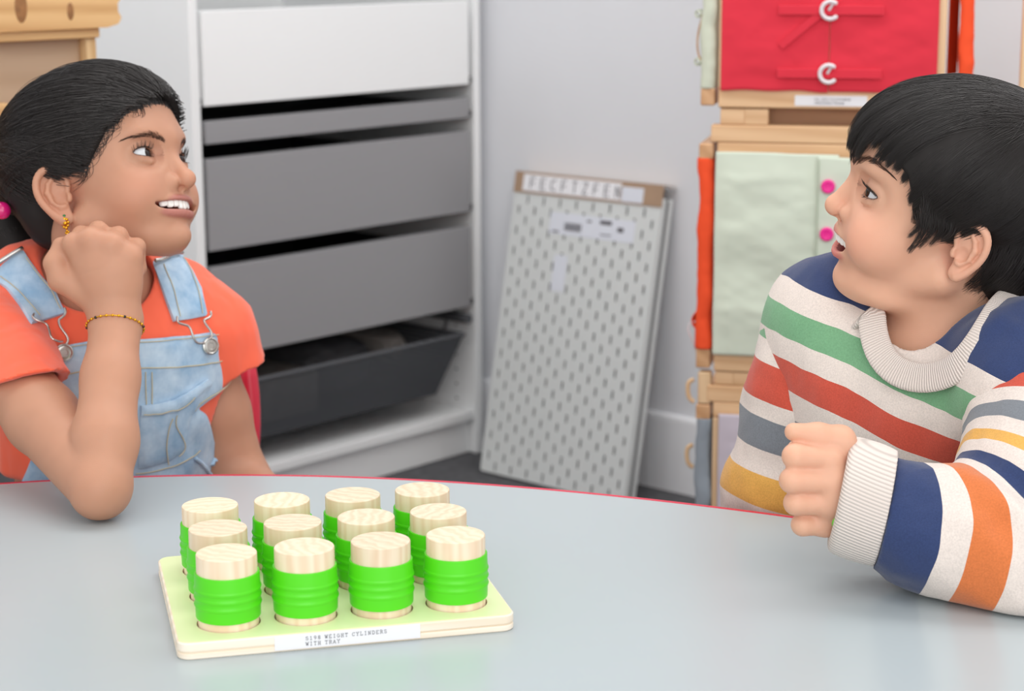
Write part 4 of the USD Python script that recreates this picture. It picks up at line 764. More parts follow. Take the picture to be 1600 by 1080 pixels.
def face_strands(P, rg):
    """eyebrows and lashes of both sides, placed on the skin, as world polylines"""
    out = []; ec = np.array(P['eye']); fn = lambda w: head_sdf(w, P)
    bx = P['brow']; cl = spline(bx, 10); per = 36; T = 6; Q = []
    for s in (-1, 1):
        i = rg.integers(0, len(cl) - 1, len(cl) * per // 4); u = i / (len(cl) - 1); wth = np.interp(u, [0, .25, .7, 1], [.17, .2, .12, .03])
        st0 = cl[i] + np.stack([0 * u, 0 * u, rg.normal(0, 1, len(i)) * wth * .5], -1); tang = unit(np.gradient(cl, axis=0)[i]); dirv = unit(tang + np.stack([0 * u, 0 * u, 0.22 * (1 - 1.6 * u)], -1))
        Ln = rg.uniform(.3, .55, len(i)) * (1 - .3 * u); q = st0[:, None] + dirv[:, None] * (Ln[:, None] * np.linspace(0, 1, T)[None])[..., None]; q[..., 1] *= s; Q.append(q)
    Q = np.concatenate(Q); S_ = Q.reshape(-1, 3)
    for _ in range(5):
        d = fn(S_.astype(np.float32)); S_ = S_ - grad(fn, S_, 0.04) * (d - 0.035)[:, None]
    S_ = from_head(P, S_.reshape(-1, T, 3)); out = [list(S_[:len(S_) // 2]), list(S_[len(S_) // 2:])]
    lashes = []; ai, ao = P['lid_az']
    for s in (-1, 1):
        lash = []; lashes.append(lash)
        for k in range(52):
            up = rg.random() < .8; tt_ = rg.uniform(P.get('liner', .3) - .1, 1.0); a = ai + (ao - ai) * tt_; m = 1 - (2 * tt_ - 1) ** 2; tilt = P['lid_tilt'] * (tt_ - .3)
            e = tilt + (P['lid_up'] * m ** .62 * (1 - .15 * (tt_ - .5)) if up else -P['lid_lo'] * m ** .75); R1 = P['eye_r'] + 0.17
            dv = np.array([math.cos(e) * math.cos(a), math.cos(e) * math.sin(a), math.sin(e)]); L2 = rg.uniform(.4, .66) if up else rg.uniform(.2, .32)
            tt = np.linspace(0, 1, 6)[:, None]; curl = np.array([0.25, 0.35 * (tt_ - .4), 1.0 if up else -.6]); q = ec + dv * R1 + (dv * (.8 if up else .9)) * tt * L2 + curl * (tt ** 1.8) * L2 * (.55 if up else .4) - np.array([0, 0, .12 if up else 0]) * np.sin(tt * 3.1); q[:, 1] *= s; lash.append(from_head(P, q))
        for lo_ in (0, 1):                                        # dark lid margins
            tt_ = np.linspace(P.get('liner', .3), 1.0, 22); a = ai + (ao - ai) * tt_; m = 1 - (2 * tt_ - 1) ** 2; tilt = P['lid_tilt'] * (tt_ - .3)
            e = tilt + (P['lid_up'] * m ** .62 * (1 - .15 * (tt_ - .5)) if not lo_ else -P['lid_lo'] * m ** .75); dv = np.stack([np.cos(e) * np.cos(a), np.cos(e) * np.sin(a), np.sin(e)], -1)
            for rr in ((P['eye_r'] + .13, P['eye_r'] + .17, P['eye_r'] + .2) if not lo_ else (P['eye_r'] + .16,)): q = ec + dv * rr; q[:, 1] *= s; lash.append(from_head(P, q)); q2 = q + np.array([0, 0, .035 if not lo_ else -.01]); lash.append(from_head(P, q2))
    return out, lashes
GIRL['brow'] = [(7.35, 0.95, 1.45), (7.2, 1.8, 1.85), (6.85, 2.8, 2.1), (6.1, 3.8, 2.0), (5.2, 4.7, 1.6)]
BOY['liner'] = .46
BOY['brow'] = [(7.55, 0.9, 1.7), (7.3, 1.8, 2.25), (6.75, 3.0, 2.7), (5.9, 4.0, 2.7), (5.0, 4.8, 2.35)]
# ---------------------------------------------------------------- the girl
def at_px(x, y, Y): return at_y(x, y, Y)
def head_m(w, P):
    return head_sdf(to_head(P, w), P) * np.float32(P['scale'] / 100)
def head_far(w, P):
    return sph(w, P['t'] + P['rot'] @ np.array([-.005, 0, 0]), 0.115)
def add_head(t, P, SK, body_fn, lo, hi, teeth, res=0.0014):
    v, f = surface(body_fn, lo, hi, res)
    q = to_head(P, v.astype(np.float32)); c = np.tile(np.array(lin(SK['base'])), (len(v), 1)); inh = (np.abs(q).max(1) < 13) & (q[:, 2] > -11)
    n_ = meshkit.fbm(v * 60, 3, 2)[:, None]; c = c * (1 - .10 * (n_ - .5)); hc = head_colour(q[inh].astype(float), P, SK); c[inh] = hc
    b = t.part('body', (v, f), m_skin, smooth=True, world=True, attrs={'tone': c})
    for s in (-1, 1):
        ev_, ef, ec = eyeball(P, s, P['gaze']); t.part('eye', (from_head(P, ev_), ef), m_eye, smooth=True, world=True, attrs={'tone': ec})
    for q_, f_ in teeth: t.part('tooth', (from_head(P, q_), f_), m_tooth, smooth=True, world=True)
    b_, l_ = face_strands(P, np.random.default_rng(3))
    for k in (0, 1): t.curves('eyebrow', b_[k], m_brow, width=0.0003); t.curves('eyelash', l_[k], m_hair, width=0.00042)
    return v, f
gF = np.array([0.45, -0.89, 0]); gF /= np.linalg.norm(gF); gL = np.array([-gF[1], gF[0], 0]); GR = np.stack([gF, gL, [0, 0, 1]], 1)
gj = dict(sr=at_px(-32, 530, 1.86), sl=at_px(290, 480, 1.985), neck=at_px(158, 470, 1.935), chest=at_px(180, 590, 1.945), belly=at_px(152, 745, 1.96), hip=at_px(170, 900, 1.99))
gel = on_z(156, 766, TZ + 0.0275); gwr = at_px(181, 500, gel[1] + 0.115)
gj.update(el=gel, wr=gwr, el2=at_px(366, 752, 1.985), wr2=at_px(446, 812, 1.91))
HW = gwr[1]
fist_m = [at_px(116, 382, HW + .004), at_px(143, 375, HW), at_px(175, 383, HW), at_px(204, 400, HW + .004)]
fist_r = [.0084, .0088, .0086, .0078]
def girl_arm(p):
    d = chain(p, [gj['sr'], gj['sr'] * .45 + gel * .55, gel + [0, 0.004, 0.003]], [.036, .0335, .0285], .01)
    fore = chain(p, [gel, gel * .72 + gwr * .28, gel * .35 + gwr * .65, gwr], [.0268, .0285, .0248, .0224], .012)
    d = smin(d, fore, .003); d = smax(d, TZ + 0.0004 - p[:, 2], .004)
    if near(p, gwr - .09, gwr + .11, .03):
        pc_ = (fist_m[1] + fist_m[2]) / 2
        h = chain(p, [gwr, gwr * .45 + pc_ * .55 + [0, .004, 0]], [.0225, .021], .01)
        h = smin(h, ell(p, gwr * .38 + pc_ * .62 + [-0.001, .006, -.004], (.0295, .0165, .031)), .015)
        for m_, r in zip(fist_m, fist_r):
            h = smin(h, cone(p, gwr * .5 + m_ * .5 + [0, .002, 0], m_, .0125, r + .0012), .012)
            f_ = chain(p, [m_, m_ + [0.001, .026, .0045], m_ + [0.001, .031, -.016], m_ + [0.001, .013, -.022]], [r + .0008, r, r - .001, r - .002], .003); h = smin(h, f_, .0075)
        th = chain(p, [gwr * .6 + at_px(118, 440, HW) * .4 + [0, .004, 0], at_px(96, 436, HW + .004), at_px(86, 412, HW + .006), at_px(95, 384, HW + .012)], [.0135, .0115, .0095, .0078], .006)
        h = smin(h, th, .007); d = smin(d, h, .012)
    return d
def girl_arm2(p): return chain(p, [gj['sl'], gj['sl'] * .4 + gj['el2'] * .6, gj['el2'], gj['wr2']], [.036, .0355, .0355, .025], .012)
def girl_trunk(p, o=0.0):
    d = chain(p, [gj['sr'] + [.02, .01, -.01], gj['neck'] + [0, .012, -.045], gj['sl'] + [-.015, 0, -.01]], [.048 + o, .055 + o, .046 + o], .04)
    d = smin(d, chain(p, [at_px(-40, 492, 1.89), at_px(50, 446, 1.915), at_px(120, 428, 1.94)], [.036 + o, .036 + o, .040 + o], .02), .02)
    d = smin(d, ell(p, gj['chest'], (.080 + o, .110 + o, .13 + o), GR), .04); d = smin(d, ell(p, gj['belly'], (.086 + o, .096 + o, .14 + o), GR), .05)
    return smin(d, ell(p, gj['hip'], (.1 + o, .125 + o, .10 + o), GR), .05)
def girl_neck(p): return chain(p, [GIRL['t'] + GIRL['rot'] @ np.array([-.03, 0, -.045]), gj['neck'] + [0, .006, -.02]], [.044, .042])
def girl_legs(p):
    d = None
    for s in (-1, 1):
        hp = gj['hip'] + gL * (.062 * s) + [0, 0, -.03]; kn = hp + gF * .27 + [0, 0, -.02]; an = np.array([kn[0] - .01, kn[1] + .03, .06]); e = chain(p, [hp, kn, an, np.array([an[0], an[1], .035]) + gF * .10], [.065, .048, .034, .028], .02); d = e if d is None else np.minimum(d, e)
    return d
def girl_body(p):
    d = np.minimum(girl_trunk(p, -.012), girl_neck(p)) if False else smin(girl_trunk(p, -.012), girl_neck(p), .03)
    d = smin(d, girl_arm2(p), .01); d = smin(d, girl_legs(p), .02)
    P = GIRL
    if near(p, P['t'] - .125, P['t'] + .125, .02): d = smin(d, head_m(p, P), .012)
    else: d = np.minimum(d, head_far(p, P))
    return smin(d, girl_arm(p), .004)
# clothes
g_hem = at_px(349, 574, 1.99); g_hem_r = at_px(45, 607, gj['sr'][1] - .045)
def sleeve_l(p): return np.maximum(chain(p, [gj['sl'] + [-.012, 0, .0], at_px(322, 522, 1.985), g_hem], [.048, .047, .0455], .02), ((p - g_hem) @ unit(g_hem - gj['sl'] + np.array([.0, 0, -.05])).astype(np.float32)) - .004)
sr_ax = unit(gel - gj['sr']); hem_r = at_px(38, 604, 1.79); hem_n = unit(sr_ax * .45 + np.array([0, 0, -.8]))
def sleeve_r(p): return np.maximum(chain(p, [gj['sr'] + [.01, 0, 0], gj['sr'] * .42 + gel * .58], [.050, .0425], .02), (p - hem_r) @ hem_n.astype(np.float32))
def folds(p, amp, sc, seed, ax=(1, 1, 1)):
    n_ = meshkit.fbm(p * (np.array(ax) * sc) + seed, 3, seed); r_ = 1 - np.abs(meshkit.noise(p * (np.array(ax) * sc * .8) + seed * 3.3, seed + 4) - .5) * 2; return (amp * ((n_ - .5) * 1.3 + (r_ - .6) * .5)).astype(np.float32)
def tshirt(p):
    d = girl_trunk(p, .004); d = smin(d, sleeve_l(p), .02); d = smin(d, sleeve_r(p), .009)
    d = d - folds(p, .006, 24, 3, (1.3, 1.3, .6)); d = smax(d, -(girl_neck(p) - .011), .006); d = smax(d, -(girl_arm2(p) - .0045), .002); d = smax(d, -(chain(p, [gj['sr'], gel], [.0362, .0300]) - .0030), .002)
    return smax(d, -(p[:, 2] - .42), .01)
def tee_front(p): return girl_trunk(p, .004) - folds(p, .006, 24, 3, (1.3, 1.3, .6))
def on_cloth(fn, pts, off=0.0, Y0=1.2):
    """camera-side points of the cloth surface at traced pixels"""
    d = np.array([ray(*q) for q in pts]); d /= np.linalg.norm(d, axis=1)[:, None]; o = CC + d * (Y0 / d[:, 1:2]); w, h = trace(fn, o, d, 1.2, 120, 2e-4, .7)
    if not h.all() and h.any(): i = np.abs(np.arange(len(d))[:, None] - np.nonzero(h)[0][None]).argmin(1); t_ = (w - CC) @ np.zeros(3) + ((w - CC) * d).sum(1); t_[~h] = t_[np.nonzero(h)[0][i]][~h]; w = CC + d * t_[:, None]
    return w + grad(fn, w, .003) * off
def patch(fn, poly, off, thick, step=5.0, smooth_it=2, bulge=None):
    """a cloth piece cut to a traced outline and laid on the surface below it"""
    pg = Polygon(poly).buffer(0); ring_ = pg.exterior; n = max(24, int(ring_.length / step)); B = np.array([ring_.interpolate(k / n, normalized=True).coords[0] for k in range(n)])
    x0, y0, x1, y1 = pg.bounds; g = np.stack(np.meshgrid(np.arange(x0, x1, step), np.arange(y0, y1, step)), -1).reshape(-1, 2); g[:, 0] += (np.round(g[:, 1] / step).astype(int) % 2) * step / 2
    inn = pg.buffer(-step * .55); g = np.array([q for q in g if inn.contains(Point(q))]).reshape(-1, 2); U = np.vstack([B, g])
    from scipy.spatial import Delaunay
    T = Delaunay(U).simplices; cen = U[T].mean(1); T = T[[pg.contains(Point(c)) for c in cen]]
    a, b, c = U[T[:, 0]], U[T[:, 1]], U[T[:, 2]]; fl = ((b - a)[:, 0] * (c - a)[:, 1] - (b - a)[:, 1] * (c - a)[:, 0]) > 0; T[fl] = T[fl][:, ::-1]
    d = np.array([ray(*q) for q in U]); d /= np.linalg.norm(d, axis=1)[:, None]; o = CC + d * (1.2 / d[:, 1:2]); w, h = trace(fn, o, d, 1.2, 120, 2e-4, .7)
    if not h.all() and h.any():
        from scipy.spatial import cKDTree
        t_ = ((w - CC) * d).sum(1); _, i = cKDTree(U[h]).query(U[~h]); t_[~h] = t_[h][i]; w = CC + d * t_[:, None]
    N_ = grad(fn, w, .004); edge = np.zeros(len(U)); from scipy.spatial import cKDTree
    dist = cKDTree(B).query(U)[0]; pz = np.clip(dist / (2.2 * step), 0, 1)
    top = w + N_ * (off + thick * np.sqrt(pz) * .6 + thick * .4)[:, None]
    if bulge is not None: top = top + N_ * bulge(U)[:, None]
    bot = w + N_ * (off - .002); m = len(U); rim = np.arange(n); nx = (rim + 1) % n
    # outline direction decides the rim winding
    side = np.vstack([np.stack([rim, nx, nx + m], 1), np.stack([rim, nx + m, rim + m], 1)])
    f = np.vstack([T, T[:, ::-1] + m, side]); tm_ = trimesh.Trimesh(np.vstack([top, bot]), f, process=False); trimesh.repair.fix_normals(tm_); 
    if tm_.volume < 0: tm_.invert()
    return tm_, U
m_tee = plain('coral_cotton', (250, 108, 78), 0.8, 0.25, bump=0.2, bscale=1800, sheen=0.25)
def denim(name, c, hi):
    c, hi = np.array(lin(c)), np.array(lin(hi))
    n = {'tc': ('texture_coordinate', {}), 'n1': ('noise_texture', dict(scale=26.0, detail=5.0, roughness=0.62)), 'rp': ('rgb_ramp', dict(ramp=[(0.32, tuple(c)), (0.68, tuple(hi))])),
         'wv': ('wave_texture', dict(wave_type='bands', bands_direction='diagonal', scale=420.0, distortion=1.5)), 'bu': ('bump', dict(strength=0.25, distance=0.0008)), 'p': ('principled_bsdf', dict(roughness=0.85, specular_ior_level=0.2, sheen_weight=0.15))}
    return M(name, n, [('tc.object', 'n1.vector'), ('tc.object', 'wv.vector'), ('n1.fac', 'rp.fac'), ('rp.color', 'p.base_color'), ('wv.fac', 'bu.height'), ('bu.normal', 'p.normal')])
m_denim = denim('washed_denim', (140, 176, 208), (200, 221, 238)); m_thread = plain('denim_thread', (196, 186, 158), 0.8); m_tack = plain('brushed_steel', (196, 194, 190), 0.3, metal=1.0); m_fray = plain('denim_edge', (214, 228, 240), 0.9)
m_gold = plain('gold', (226, 170, 52), 0.28, metal=1.0); m_bead = plain('black_bead', (30, 26, 24), 0.25); m_bobble = plain('magenta_bobble', (206, 24, 112), 0.2, coat=0.5); m_green = plain('green_stone', (40, 110, 60), 0.2)
girl = Thing('person', 'child in an orange t-shirt and light denim dungarees, chin on fist, black tied-back hair', 'person', (gj['hip'][0], gj['hip'][1], 0.0))
gt = tooth_row(GIRL, -4.38, -5.42, 8, -2.3, 2.3, dx=.26, hs=[.62, .8, .78, .98, 1, .8, .78, .6])
add_head(girl, GIRL, SK_G, girl_body, np.array([-.60, 1.58, -.005]), np.array([-.13, 2.16, .88]), gt)
v, f = surface(lambda w: hair_sdf(to_head(GIRL, w), GIRL) * np.float32(GIRL['scale'] / 100), GIRL['t'] - .2, GIRL['t'] + .17, 0.002)
hp_ = girl.part('hair', (v, f), m_haircap, smooth=True, world=True); girl.curves('hair_strand', hair_strands(GIRL, 8000, 7), m_hair, parent=hp_, width=0.0005)
ti = trimesh.creation.icosphere(3, 0.0085); ti.apply_translation(at_px(3, 329, GIRL['t'][1] - .02)); girl.part('hair_bobble', ti, m_bobble, parent=hp_, world=True, smooth=True, label='magenta hair bobble')
v, f = surface(tshirt, np.array([-.62, 1.70, .40]), np.array([-.2, 2.12, .72]), 0.0024)
girl.part('tshirt', (v, f), m_tee, smooth=True, world=True, label='coral orange t-shirt')
cl_ = [(20, 428), (45, 440), (70, 462), (100, 480), (140, 493), (200, 496), (232, 480), (244, 450)]
bib = [(63, 548), (100, 540), (141, 533), (222, 530), (295, 525), (335, 518), (346, 532), (352, 552), (357, 578), (354, 598), (340, 612), (323, 624), (305, 638), (318, 646), (324, 664), (330, 686), (336, 712), (342, 738), (345, 800), (55, 800), (38, 752), (52, 716), (86, 672), (106, 640), (97, 614), (76, 592), (68, 570)]
bm, _ = patch(tee_front, bib, .0025, .0035, 5.0, bulge=lambda U: .0022 * (meshkit.fbm(np.c_[U / 30., 0 * U[:, 0]], 3, 4) - .4)); bp_ = girl.part('dungarees', bm, m_denim, smooth=40, world=True, label='light blue denim dungarees')
def seam(pts, off=.0068, r=.0007, dash=True, name='stitching', parent=bp_, mat=m_thread):
    q = spline(np.array(pts, float), 8); w = on_cloth(tee_front if parent == bp_ else tshirt, q, off)
    girl.part(name, tube(w, r, 6), mat, parent=parent, world=True, smooth=True)
seam([(76, 590), (110, 582), (141, 577), (180, 575), (222, 574), (290, 571), (351, 560)]); seam([(69, 552), (141, 538), (222, 534), (295, 529), (334, 523)], r=.0005)
seam([(348, 535), (354, 575), (350, 596), (322, 618), (298, 640)], r=.0006); seam([(224, 580), (224, 605), (225, 630)], r=.0006); seam([(233, 580), (233, 605), (234, 630)], r=.0006)
pk_, _ = patch(tee_front, [(216, 632), (240, 630), (265, 625), (290, 612), (317, 592), (322, 600), (308, 622), (292, 648), (286, 680), (280, 700), (262, 716), (238, 724), (214, 728)], .0064, .003, 4.5); pkp = girl.part('pocket', pk_, m_denim, parent=bp_, smooth=40, world=True)
pb_, _ = patch(tee_front, [(216, 631), (240, 629), (264, 623), (290, 609), (316, 590), (320, 597), (296, 622), (268, 641), (240, 647), (216, 648)], .0090, .0025, 4.0); girl.part('pocket_hem', pb_, m_denim, parent=bp_, smooth=40, world=True)
seam([(218, 645), (240, 643), (266, 637), (292, 618)], .0124, .0005); seam([(260, 650), (252, 690), (256, 722)], .0102, .0006); seam([(268, 645), (266, 660), (280, 690), (272, 708)], .0102, .0006)
seam([(210, 736), (245, 731), (285, 716), (305, 700)], .0072, .0006); seam([(296, 712), (308, 722), (318, 738)], .0070, .0022, mat=m_denim, name='belt_loop')
sL_, _ = patch(tshirt, [(-12, 436), (8, 414), (36, 393), (58, 425), (82, 458), (104, 490), (76, 499), (48, 507), (30, 478), (10, 452)], .002, .0035, 5.0); s1 = girl.part('strap', sL_, m_denim, smooth=40, world=True)
sR_, _ = patch(tshirt, [(240, 412), (258, 404), (281, 398), (298, 425), (313, 452), (322, 494), (296, 499), (270, 503), (258, 470), (248, 440)], .002, .0035, 5.0); s2 = girl.part('strap', sR_, m_denim, smooth=40, world=True)
for a, b in (([(4, 436), (40, 478), (56, 500)], s1), ([(42, 408), (76, 455), (96, 487)], s1), ([(252, 420), (266, 455), (277, 497)], s2), ([(283, 410), (302, 445), (312, 492)], s2)): seam(a, .0062, .0005, parent=b)
for pts, pr_ in (([(-6, 425), (16, 410), (38, 397)], s1), ([(243, 418), (261, 410), (281, 406)], s2)): girl.part('strap_slider', tube(on_cloth(tshirt, spline(pts, 5), .0085), .0022, 8), m_tack, parent=pr_, world=True, smooth=True)
for (bx, by), w1, w2, pr_ in (((97, 550), [(46, 503), (49, 512), (62, 517), (68, 530), (86, 544)], [(103, 488), (103, 497), (92, 506), (100, 522), (99, 540)], s1), ((318, 540), [(268, 499), (271, 509), (286, 514), (292, 526), (308, 536)], [(321, 491), (319, 500), (311, 503), (320, 516), (319, 530)], s2)):
    for wq in (w1, w2): girl.part('buckle_wire', tube(on_cloth(tshirt, spline(np.array(wq, float), 8), .0095), .0012, 8), m_tack, parent=pr_, world=True, smooth=True)
    c_ = on_cloth(tee_front, [(bx, by)], .0085)[0]; n_ = grad(tee_front, c_[None] - 0, .006)[0]; n_ = unit(n_ * .5 + unit(CC - c_) * .5)
    bt = lathe([(0, .0030), (.0030, .0030), (.0034, .0036), (.0046, .0036), (.0050, .0030), (.0064, .0028), (.0074, .0036), (.0086, .0030), (.0090, .0012), (.0088, 0), (0, 0)], 32); Rm = trimesh.geometry.align_vectors([0, 0, 1], n_); bt.apply_transform(Rm); bt.apply_translation(c_)
    girl.part('button', bt, m_tack, parent=bp_, world=True, smooth=35, label='round silver dungaree button')
# earring and bracelet
eo = GIRL['t'] + 0; er = Thing
lobe = np.array([-0.95, -7.15, -4.3]); e_p = []
def hb(x, y, z, r): s_ = trimesh.creation.icosphere(2, r); s_.apply_translation((x, y, z)); return (from_head(GIRL, s_.vertices), s_.faces)
ea = girl.part('earring', hb(lobe[0], lobe[1], lobe[2] + .15, .17), m_green, smooth=True, world=True, label='gold drop earring with green stone')
for k, (dx, dz, r) in enumerate([(0, -.15, .2), (-.24, -.25, .15), (.24, -.25, .15), (-.34, -.55, .14), (.34, -.55, .14), (-.24, -.85, .14), (.24, -.85, .14), (0, -.55, .22), (0, -1.0, .17), (0, -1.3, .12), (-.16, -1.45, .11), (.16, -1.45, .11), (0, -1.6, .15), (0, -1.85, .11), (-.12, -2.05, .11), (.12, -2.05, .11), (0, -2.3, .08)]):
    girl.part('gold_bead', hb(lobe[0] + dx, lobe[1] - .05, lobe[2] + dz, r), m_gold, parent=ea, smooth=True, world=True)
ba = unit(gwr - gel); bc = gel * .045 + gwr * .955; bu_ = unit(np.cross(ba, [0, 1, 0])); bv_ = np.cross(ba, bu_); wv_ = np.linspace(0, 2 * math.pi, 61); ring_ = bc + np.outer(np.cos(wv_), bu_) * .0262 + np.outer(np.sin(wv_), bv_) * .0252 - np.outer(np.cos(wv_) * 0 + .004 * np.sin(wv_ * 1), ba) * .6
def fit_ring(R_, fn, off):
    for _ in range(4): R_ = R_ - grad(fn, R_, .002) * (fn(R_.astype(np.float32)) - off)[:, None]
    return R_
ring_ = fit_ring(ring_, girl_arm, .0009); br = girl.part('bracelet', tube(ring_, .0006, 6), m_gold, world=True, smooth=True, label='thin gold chain bracelet with black beads')
for k in range(0, 60, 2):
    s_ = trimesh.creation.icosphere(2, .0013); s_.vertices = s_.vertices * ([1, 1, 1]); s_.apply_translation(ring_[k]); girl.part('black_bead' if k % 10 == 0 else 'gold_bead', s_, m_bead if k % 10 == 0 else m_gold, parent=br, world=True, smooth=True)
# red chair behind her
m_chair = plain('red_plastic', (206, 40, 66), 0.35); zs = gj['hip'][2] - .106; cF = unit(np.array([.15, -.99, 0]))
ch_ = Thing('chair', 'small red plastic chair with curved back that the girl sits on', 'chair', (gj['hip'][0], gj['hip'][1], 0), math.atan2(cF[1], cF[0]))
ch_.part('seat', rbox(-.15, .16, -.155, .155, zs - .014, zs, .006), m_chair)
pt = ch_.local(at_px(390, 574, gj['hip'][1] + .165)); yl = pt[1]; xb = -.135
def cpost(sgn): return tube(spline([(xb + .02, sgn * (yl - .028), zs - .01), (xb - .0, sgn * (yl - .018), zs + .10), (xb - .02, sgn * yl, pt[2] - .06), (xb - .03, sgn * (yl - .004), pt[2])], 6), .011, 12)
for sgn in (-1, 1): ch_.part('back_post', cpost(sgn), m_chair, smooth=True)
ch_.part('backrest', sheet(lambda u, v: np.stack([xb - .028 - .02 * np.cos((u - .5) * 3.0) + .012 * (1 - v), (u - .5) * 2 * (yl - .006), pt[2] - .085 + .088 * v], -1), 20, 6, .010), m_chair, smooth=40)
for sx in (-1, 1):
    for sy in (-1, 1): ch_.part('leg', tube([(sx * .125, sy * .13, zs - .012), (sx * .15, sy * .15, 0.0)], .0115, 12), m_chair, smooth=True)
# ---------------------------------------------------------------- the boy
bF = np.array([-0.66, -0.75, 0]); bF /= np.linalg.norm(bF); bL = np.array([-bF[1], bF[0], 0]); BR = np.stack([bF, bL, [0, 0, 1]], 1)
bj = dict(sr=at_px(1300, 505, 1.735), sl=at_px(1612, 580, 1.565), neck=at_px(1450, 540, 1.675), chest=at_px(1440, 640, 1.70), belly=at_px(1440, 800, 1.735), hip=at_px(1450, 960, 1.80))
bel = at_px(1608, 892, 1.425); bwr = at_px(1338, 774, 1.462); bel2 = at_px(1213, 762, 1.738); bwr2 = at_px(1175, 905, 1.765)
bcu = at_px(1384, 798, 1.452)
mc = [at_px(1297, 717, 1.447), at_px(1299, 752, 1.443), at_px(1297, 787, 1.445), at_px(1290, 820, 1.451)]
pi_ = [at_px(1242, 713, 1.440), at_px(1238, 751, 1.437), at_px(1244, 786, 1.440), at_px(1254, 820, 1.447)]; br_ = [.0094, .0096, .0092, .0084]
def boy_hand(p):
    w0 = bwr + (bwr - bel) * -.02; pc_ = sum(mc) / 4
    h = chain(p, [bcu, bwr, pc_ * .6 + bwr * .4], [.022, .0215, .022], .01)
    h = smin(h, rboxd(p, pc_ * .62 + bwr * .38 + [0, .010, 0], (.019, .0115, .030), .011, BHR), .012)
    for m_, q_, r in zip(mc, pi_, br_):
        h = smin(h, cone(p, bwr * .4 + m_ * .6 + [0, .003, 0], m_, .0125, r + .0010), .010)
        d1 = q_ + [0.006, .022, -.002]; f_ = chain(p, [m_, q_, d1, q_ + [.027, .030, -.004]], [r + .0006, r, r - .0006, r - .0014], .003); h = smin(h, f_, .0035)
    th = chain(p, [bwr * .5 + mc[0] * .5 + [0, .004, .010], at_px(1312, 690, 1.456), at_px(1278, 682, 1.453), at_px(1240, 675, 1.450)], [.0135, .0118, .0098, .0070], .006)
    return smin(h, th, .0035)
BHR = np.stack([unit(pi_[1] - mc[1]), unit(np.cross(unit(mc[0] - mc[3]), unit(pi_[1] - mc[1]))), unit(mc[0] - mc[3])], 1)
def boy_neck(p): return chain(p, [BOY['t'] + BOY['rot'] @ np.array([-.026, 0, -.05]), bj['neck'] + [0.0, .0, -.03]], [.050, .050])
def boy_trunk(p, o=0.0):
    d = chain(p, [bj['sr'], bj['neck'] + [0, .005, -.06], bj['sl'] + [0, 0, -.012]], [.050 + o, .064 + o, .054 + o], .045)
    d = smin(d, ell(p, bj['chest'], (.088 + o, .125 + o, .125 + o), BR), .05); d = smin(d, ell(p, bj['belly'], (.096 + o, .125 + o, .15 + o), BR), .06)
    return smin(d, ell(p, bj['hip'], (.105 + o, .13 + o, .11 + o), BR), .05)
def boy_legs(p):
    d = None
    for s in (-1, 1):
        hp = bj['hip'] + bL * (.065 * s) + [0, 0, -.035]; kn = hp + bF * .26 + [0, 0, -.01]; an = np.array([kn[0], kn[1] + .02, .06]); e = chain(p, [hp, kn, an, np.array([an[0], an[1], .032]) + bF * .10], [.065, .05, .035, .028], .02); d = e if d is None else np.minimum(d, e)
    return d
def boy_arm(p): return smax(chain(p, [bj['sl'] + [.0, 0, -.01], bel, bcu], [.036, .030, .0215], .01), TZ + .003 - p[:, 2], .004)
def boy_arm2(p): return chain(p, [bj['sr'], bel2, bwr2], [.036, .030, .02], .01)
def boy_body(p):
    d = smin(boy_trunk(p, -.02), boy_neck(p), .03); d = smin(d, boy_arm2(p), .01); d = smin(d, boy_legs(p), .02); d = smin(d, boy_arm(p), .01); P = BOY
    if near(p, P['t'] - .13, P['t'] + .13, .02): d = smin(d, head_m(p, P), .018)
    else: d = np.minimum(d, sph(p, P['t'], .12))
    if near(p, bwr - .11, bwr + .09, .02): d = smin(d, boy_hand(p), .006)
    else: d = np.minimum(d, sph(p, bwr - [.03, 0, 0], .07))
    return d
# striped sweater: torso, two sleeves, cuff and neckband
def col_ring():
    fr = [(1366, 492), (1370, 530), (1384, 562), (1408, 583), (1442, 592), (1480, 586), (1512, 566), (1540, 530), (1562, 494)]
    q = on_cloth(lambda p: boy_trunk(p, .010), fr, .002); bk = [at_px(*k) for k in ((1566, 455, 1.70), (1510, 428, 1.745), (1430, 430, 1.77), (1380, 455, 1.755))]
    return spline(np.vstack([q, bk, q[:1]]), 6)
COL = col_ring(); COLC = COL.mean(0)
def sw_torso(p):
    d = boy_trunk(p, .008); d = smin(d, chain(p, [bj['sr'], bj['sr'] * .9 + bel2 * .1], [.056, .054]), .02); d = smin(d, chain(p, [bj['sl'], bj['sl'] * .93 + bel * .07], [.058, .058]), .02)
    d = d - folds(p, .011, 17, 21, (1.2, 1.2, .55))
    for a_, b_, r_ in bfold: d = smin(d, cone(p, a_, b_, r_, r_ * .5), .022)
    hole = np.minimum(chain(p, [COLC + [-.004, -.012, -.012], COLC + [0, 0, .03], COLC + [.0, .0, .09]], [.047, .058, .075]), boy_neck(p) - .012); d = smax(d, -hole, .006)
    return smax(d, -(p[:, 2] - .37), .01)
bfold = [(at_px(1315, 520, 1.69), at_px(1345, 650, 1.655), .010), (at_px(1352, 520, 1.665), at_px(1400, 640, 1.63), .009), (at_px(1500, 690, 1.60), at_px(1545, 620, 1.585), .012), (at_px(1330, 600, 1.67), at_px(1420, 720, 1.63), .008)]
ax_r = unit(bel2 - bj['sr']); ax_u = unit(bel - bj['sl']); ax_f = unit(bcu - bel)
